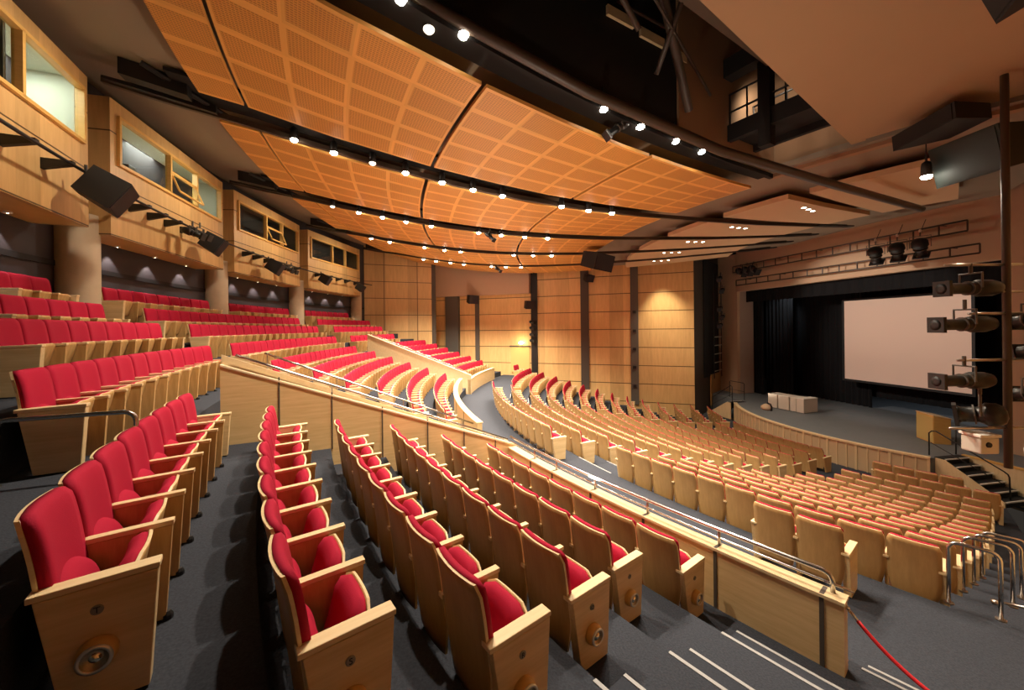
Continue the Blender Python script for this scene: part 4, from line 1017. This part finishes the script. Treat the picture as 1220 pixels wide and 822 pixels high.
# hanging lanterns by the slots
profile_spot('black lantern hanging under the nearest ceiling slot, aimed left', P(23.9, -19.5, 10.1), P(25.5, -18.5, 8.8), 0.75, 0.10, group='lanterns under ceiling slots')
profile_spot('black lantern hanging under the third ceiling slot', P(24.2, 1.4, 9.75), P(22, -4, 7), 0.6, 0.09, group='lanterns under ceiling slots')
profile_spot('black lantern hanging under the farthest ceiling slot', P(24.4, 22.3, 9.7), P(20, 15, 6), 0.6, 0.10, group='lanterns under ceiling slots')
# big black loudspeaker cluster near the far wall, and others
q = FW(10.4, 1.0); speaker('large black loudspeaker cluster hanging from the ceiling before the far wall', (7.5, 17.9, 9.12), (12, 12, 7), (1.7, 0.8, 1.0), 'void_black', rod=0.36)
q = FW(10.6, 0.75); speaker('small black loudspeaker on the top of the far wall strip', (q.x, q.y, 9.35), (13, 18, 6), (0.7, 0.5, 0.5))
q = FW(6.95, 0.65); speaker('black loudspeaker on the wide dark strip of the far wall', (q.x-0.2, q.y, 7.6), (12, 14, 5), (0.75, 0.6, 0.5))
q = FW(2.9, 1.0); speaker('black loudspeaker under the far plaster bulkhead', (q.x, q.y, 8.15), (12, 14, 4), (0.9, 0.65, 0.6))
for k, zz in enumerate((4.9, 5.35, 5.85, 6.3)):
    q = FW(6.9, 0.28); profile_spot(f'small black lantern on the dark far wall strip, {ORD[k+1]} from the bottom', (q.x, q.y, zz), (16, 15, 3), 0.5, 0.11, False, group='lanterns on dark far strip')
for k, zz in enumerate((1.8, 3.1, 4.35, 5.6, 6.9)):
    q = FW(13.22, 0.14); m_ = MB(); m_.box((0, 0, 0), (0.22, 0.10, 0.2)); tag(m_.build('wall_lamp', 'black_metal', None, False, 0.01, (q.x, q.y, zz), FRZ), f'small black lamp on the grey strip of the far wall, {ORD[k+1]} from the bottom', 'lamp', 'small lamps on grey strip')

# lanterns on the proscenium trusses
for k, (y_, dx) in enumerate([(14.75, 0), (13.92, 0), (13.12, 0)]):
    o = profile_spot(f'large boxy lantern hanging above the stage, {ORD[k+1]} of three from the left', (19.0, y_-0.75, 8.95), (24+dx, y_+1.5, 1), 0.75, 0.24, group='lanterns above the stage')
    m_ = MB(); m_.lathe([(0.04, 0), (0.05, 0.05), (0.03, 0.12)], 10, Matrix.Translation((0, 0, 0.62))); m_.build('cable_cap', 'white_paint', o)
    m_ = MB(); m_.tube([(0, 0, 0.6), (0.3, 0, 1.15)], 0.012, 6); m_.build('hanging_wire', 'black_metal', o)
for k, y_ in enumerate([23.0, 22.45, 21.9]):
    profile_spot(f'dark lantern clustered at the far end of the truss, {ORD[k+1]} from the left', (20.0, y_, 9.5), (20, 12, 3), 0.8, 0.2, group='lanterns at the far truss end')
# bright lamp and speakers near the top right
lo_p = Vector((9.70, 6.20, 8.88)); o = ceiling_spot('bright lamp shining beside the hanging black speaker at the top right', lo_p, 'lamp_hot', True, 250, rad(150))
m_ = MB(); m_.tube([(0, 0, 0.40), (0, 0, 1.08)], 0.012, 6); m_.build('hanging_wire', 'black_metal', o)
speaker('hanging greenish black loudspeaker at the top right', (10.30, 5.64, 9.14), (4.6, 6.3, 7.8), (1.08, 0.80, 0.95), 'green_black', face='green_black')
speaker('black loudspeaker hanging behind the greenish one', (9.45, 5.75, 9.66), (4, 7.5, 9.2), (1.3, 0.30, 0.8), 'void_black', face='void_black')
speaker('black loudspeaker hanging at the very top right corner', (5.15, 2.38, 9.2), (3.2, 4.2, 8.3), (0.85, 0.68, 0.65), 'void_black', face='void_black')
# near boom with four lanterns
bx, by = 9.0, 4.72
o = thing('boom_stand', 'tall dark lighting boom with side arms at the right edge', 'lighting stand', (bx, by, 3.55)); L0 = o.location
m_ = MB(); m_.tube([(0, 0, 0), (0, 0, 6.35)], 0.050, 12); m_.build('pole', 'brown_metal', o, True)
m_ = MB(); m_.tube([(0.30, -0.16, 0.0), (0.30, -0.16, 6.35)], 0.03, 10); m_.build('rear_pole', 'black_metal', o, True)
UX = Vector((-0.983, 0.18, 0))     # arm direction, to the left in the photograph
arms = [6.72, 6.33, 5.90, 5.28, 4.98, 4.24]
for k, (zz, l_) in enumerate([(6.84, 1.0), (6.05, 0.62), (5.30, 0.80), (4.20, 0.95), (6.40, 0.3)]):
    m_ = MB(); a_ = Vector((0, 0, zz-3.55)); m_.tube([a_-UX*0.25, a_+UX*l_], 0.022, 8); m_.build('side_arm', 'steel', o, True)
for k, (zz, off, up) in enumerate([(6.46, 0.58, 1), (5.88, 0.68, 0), (4.97, 0.70, 0)]):
    c_ = Vector((bx, by, zz))+UX*off
    profile_spot(f'long black profile lantern pointing left on the boom, {ORD[k+1]} from the top', c_, c_+UX*2+Vector((0, 0, -0.03)), 0.95 if k < 2 else 0.9, 0.125, True, 'lantern', 'profile lanterns on the near boom')
c_ = Vector((bx, by, 4.42))+UX*0.45; profile_spot('round dark lantern on the boom, below the long ones', c_, c_+Vector((-0.6, 1.0, -0.15)), 0.55, 0.17, True, 'lantern', 'profile lanterns on the near boom')
c_ = Vector((bx, by, 3.95))+UX*0.46
o = thing('stage_spotlight', 'pale grey boxy lantern lowest on the boom', 'spotlight', c_, math.atan2(UX.y, UX.x))
m_ = MB(); m_.box((0, 0, 0), (0.30, 0.28, 0.26)); m_.build('lamp_housing', 'light_grey', o, False, 0.02)
m_ = MB(); m_.box((0, 0, 0.155), (0.34, 0.31, 0.045)); m_.build('top_vent', 'white_paint', o, False, 0.008)
m_ = MB(); m_.lathe([(0.045, 0), (0.04, 0.02)], 14, Matrix.Translation((0.03, -0.14, 0.02)) @ Matrix.Rotation(PI/2, 4, 'X')); m_.lathe([(0.045, 0), (0.04, 0.02)], 14, Matrix.Translation((0.03, 0.14, 0.02)) @ Matrix.Rotation(-PI/2, 4, 'X')); m_.build('knob', 'black_metal', o)
for k, (zz, dx_) in enumerate([(5.95, 0.42), (5.45, 0.50), (4.75, 0.42)]):
    c_ = Vector((bx, by, zz))-UX*dx_; profile_spot(f'dark lantern on the right of the boom, {ORD[k+1]} from the top', c_, c_+Vector((0.3, 1.0, -0.2)), 0.5, 0.13, True, 'lantern', 'lanterns right of the boom')
# thin floor stand at the right edge
o = thing('lamp_stand', 'thin black floor stand with a pale hooded lamp at the right edge', 'lighting stand', (7.02, 3.42, 2.29)); L0 = o.location
m_ = MB(); m_.tube([(0, 0, 0.1), (0, 0, 1.95)], 0.018, 10); m_.build('pole', 'black_metal', o, True)
m_ = MB(); m_.tube([(0, 0, 0.04), (0, 0, 0.9)], 0.028, 10); m_.build('lower_pole', 'steel', o, True)
for a_ in (100, 215, 330):
    m_ = MB(); dx, dy = math.cos(rad(a_)), math.sin(rad(a_)); m_.tube([(0, 0, 0.16), (dx*0.34, dy*0.34, 0.05)], 0.018, 8); m_.lathe([(0.03, 0), (0.045, 0.01), (0.045, 0.05), (0.02, 0.06)], 12, Matrix.Translation((dx*0.36, dy*0.36, 0.0))); m_.build('leg', 'steel', o, True)
m_ = MB(); m_.lathe([(0.06, -0.10), (0.11, -0.02), (0.12, 0.06), (0.07, 0.13), (0.0, 0.14)], 16, Matrix.Translation((0, 0, 2.02))); m_.build('lamp_hood', 'light_grey', o, True)

# ---------------------------------------------------------------- wall washers under the booths
for bi, (t0, t1) in enumerate([(-18.6, -9.55), (-8.3, 0.95), (2.2, 11.15), (12.5, 21.9)]):
    for k in range(3):
        t = t0+(t1-t0)*(0.26+0.28*k); c_ = P(34.85, t, 8.15)
        d_ = thing('downlight', f'small downlight grazing the dark rear wall, {ORD[k+1]} under the {["left","second","third","farthest"][bi]} booth', 'downlight', c_, 0, 'downlights under the booths')
        m_ = MB(); m_.lathe([(0.06, 0.05), (0.06, -0.01), (0.05, -0.012)], 14); m_.build('trim_ring', 'white_paint', d_)
        m_ = MB(); m_.lathe([(0.05, -0.008), (0.0, -0.014)], 12); m_.build('lens', 'down_lamp', d_)
        li = bpy.data.lights.new('washer', 'SPOT'); li.energy = 55; li.spot_size = rad(84); li.spot_blend = 0.25; li.shadow_soft_size = 0.03; li.color = (1.0, 0.88, 0.80)
        lo_ = bpy.data.objects.new('washer', li); C.objects.link(lo_); lo_.location = c_+Vector((0, 0, -0.05))

# ---------------------------------------------------------------- more light
def spot(p_, to, e, ang, col=(1.0, 0.86, 0.68), blend=0.6, soft=0.15):
    li = bpy.data.lights.new('spot', 'SPOT'); li.energy = e; li.spot_size = rad(ang); li.spot_blend = blend; li.shadow_soft_size = soft; li.color = col
    o_ = bpy.data.objects.new('spot', li); C.objects.link(o_); o_.location = p_; o_.rotation_euler = (Vector(to)-Vector(p_)).to_track_quat('-Z', 'Y').to_euler(); return o_
q = FW(14.9, 0.0)
spot((FW(14.6, 1.9).x, FW(14.6, 1.9).y, 9.7), (q.x, q.y, 6.0), 900, 60, (1.0, 0.84, 0.58), 0.9)      # pool on the far wall
spot((22.3, 21.6, 8.7), (23.4, 23.2, 6.8), 300, 55, (0.85, 0.95, 1.0), 0.8)                            # pale patch on the drape
spot(P(18.4, 5.5, 9.3), (23.5, 16.2, 4.9), 4600, 40, (1.0, 0.88, 0.76), 0.5, 0.1)  # added lamp without a fixture, lighting the projection screen
spot((26.5, 15.0, 8.5), (26.5, 15.0, 1.0), 300, 100, (0.9, 0.95, 1.0), 0.8)
q = FW(6.15, 0.5); spot((q.x, q.y, 4.9), (q.x+0.2, q.y, 2.4), 30, 120, (1.0, 0.85, 0.45))
# added uplights without fixtures above parapets and stage edge, brightening the timber ceiling
for p_, e_ in ((P(25.8, -22, 3.45), 700), (P(25.7, -4, 3.45), 700), (P(25.4, 20, 3.3), 600), (P(9.3, -14, 1.2), 330), (P(9.3, 8, 1.2), 330), (P(9.3, 28, 1.2), 300)):
    spot(p_, p_+Vector((0, 0, 5)), e_, 150, (1.0, 0.84, 0.66), 1.0, 0.12)
for t_ in (-13, -4, 6, 16):
    p_ = P(31.6, t_, ZP(31.6)-0.35); spot(p_, P(34.6, t_, 8.6), 330, 130, (1.0, 0.85, 0.66), 1.0, 0.1)  # added lamps without fixtures, brightening the booth fronts
# downlights of the cream panels light the front rows and the stage edge
for t0 in (-17.4, -6.9, 3.7, 14.2, 24.6):
    c_ = P(14.3, t0+0.25, 9.82); spot(c_, c_+Vector((0.6, 0, -5)), 620, 110, (1.0, 0.84, 0.64), 0.7)
spot(P(19.65, -22.4, 11.95), P(18.6, -20.6, 11.0), 90, 150)  # added lamp in the roof void, brightening the brown walls by the bridge
w = bpy.data.worlds.new('world'); bpy.context.scene.world = w; w.use_nodes = True
w.node_tree.nodes['Background'].inputs[0].default_value = (1.0, 0.85, 0.7, 1); w.node_tree.nodes['Background'].inputs[1].default_value = 0.03

# ---------------------------------------------------------------- camera
cam = bpy.data.cameras.new('camera'); co = bpy.data.objects.new('camera', cam); C.objects.link(co)
cam.sensor_width = 36; cam.sensor_fit = 'HORIZONTAL'; cam.lens = FPX/1220*36; cam.shift_y = -(411-H0)/1220; cam.clip_start = 0.05; cam.clip_end = 200
fw = Vector((math.sin(YAW), math.cos(YAW), 0)); rt = Vector((math.cos(YAW), -math.sin(YAW), 0)); upv = Vector((0, 0, 1))
rt2 = rt*math.cos(ROLL)-upv*math.sin(ROLL); up2 = upv*math.cos(ROLL)+rt*math.sin(ROLL)
M3 = Matrix((rt2, up2, -fw)).transposed()
co.matrix_world = Matrix.Translation((0, 0, ZCAM)) @ M3.to_4x4()
bpy.context.scene.camera = co
sc = bpy.context.scene
sc.view_settings.view_transform = 'Standard'; sc.view_settings.look = 'None'; sc.view_settings.exposure = 0.0; sc.view_settings.gamma = 1.0
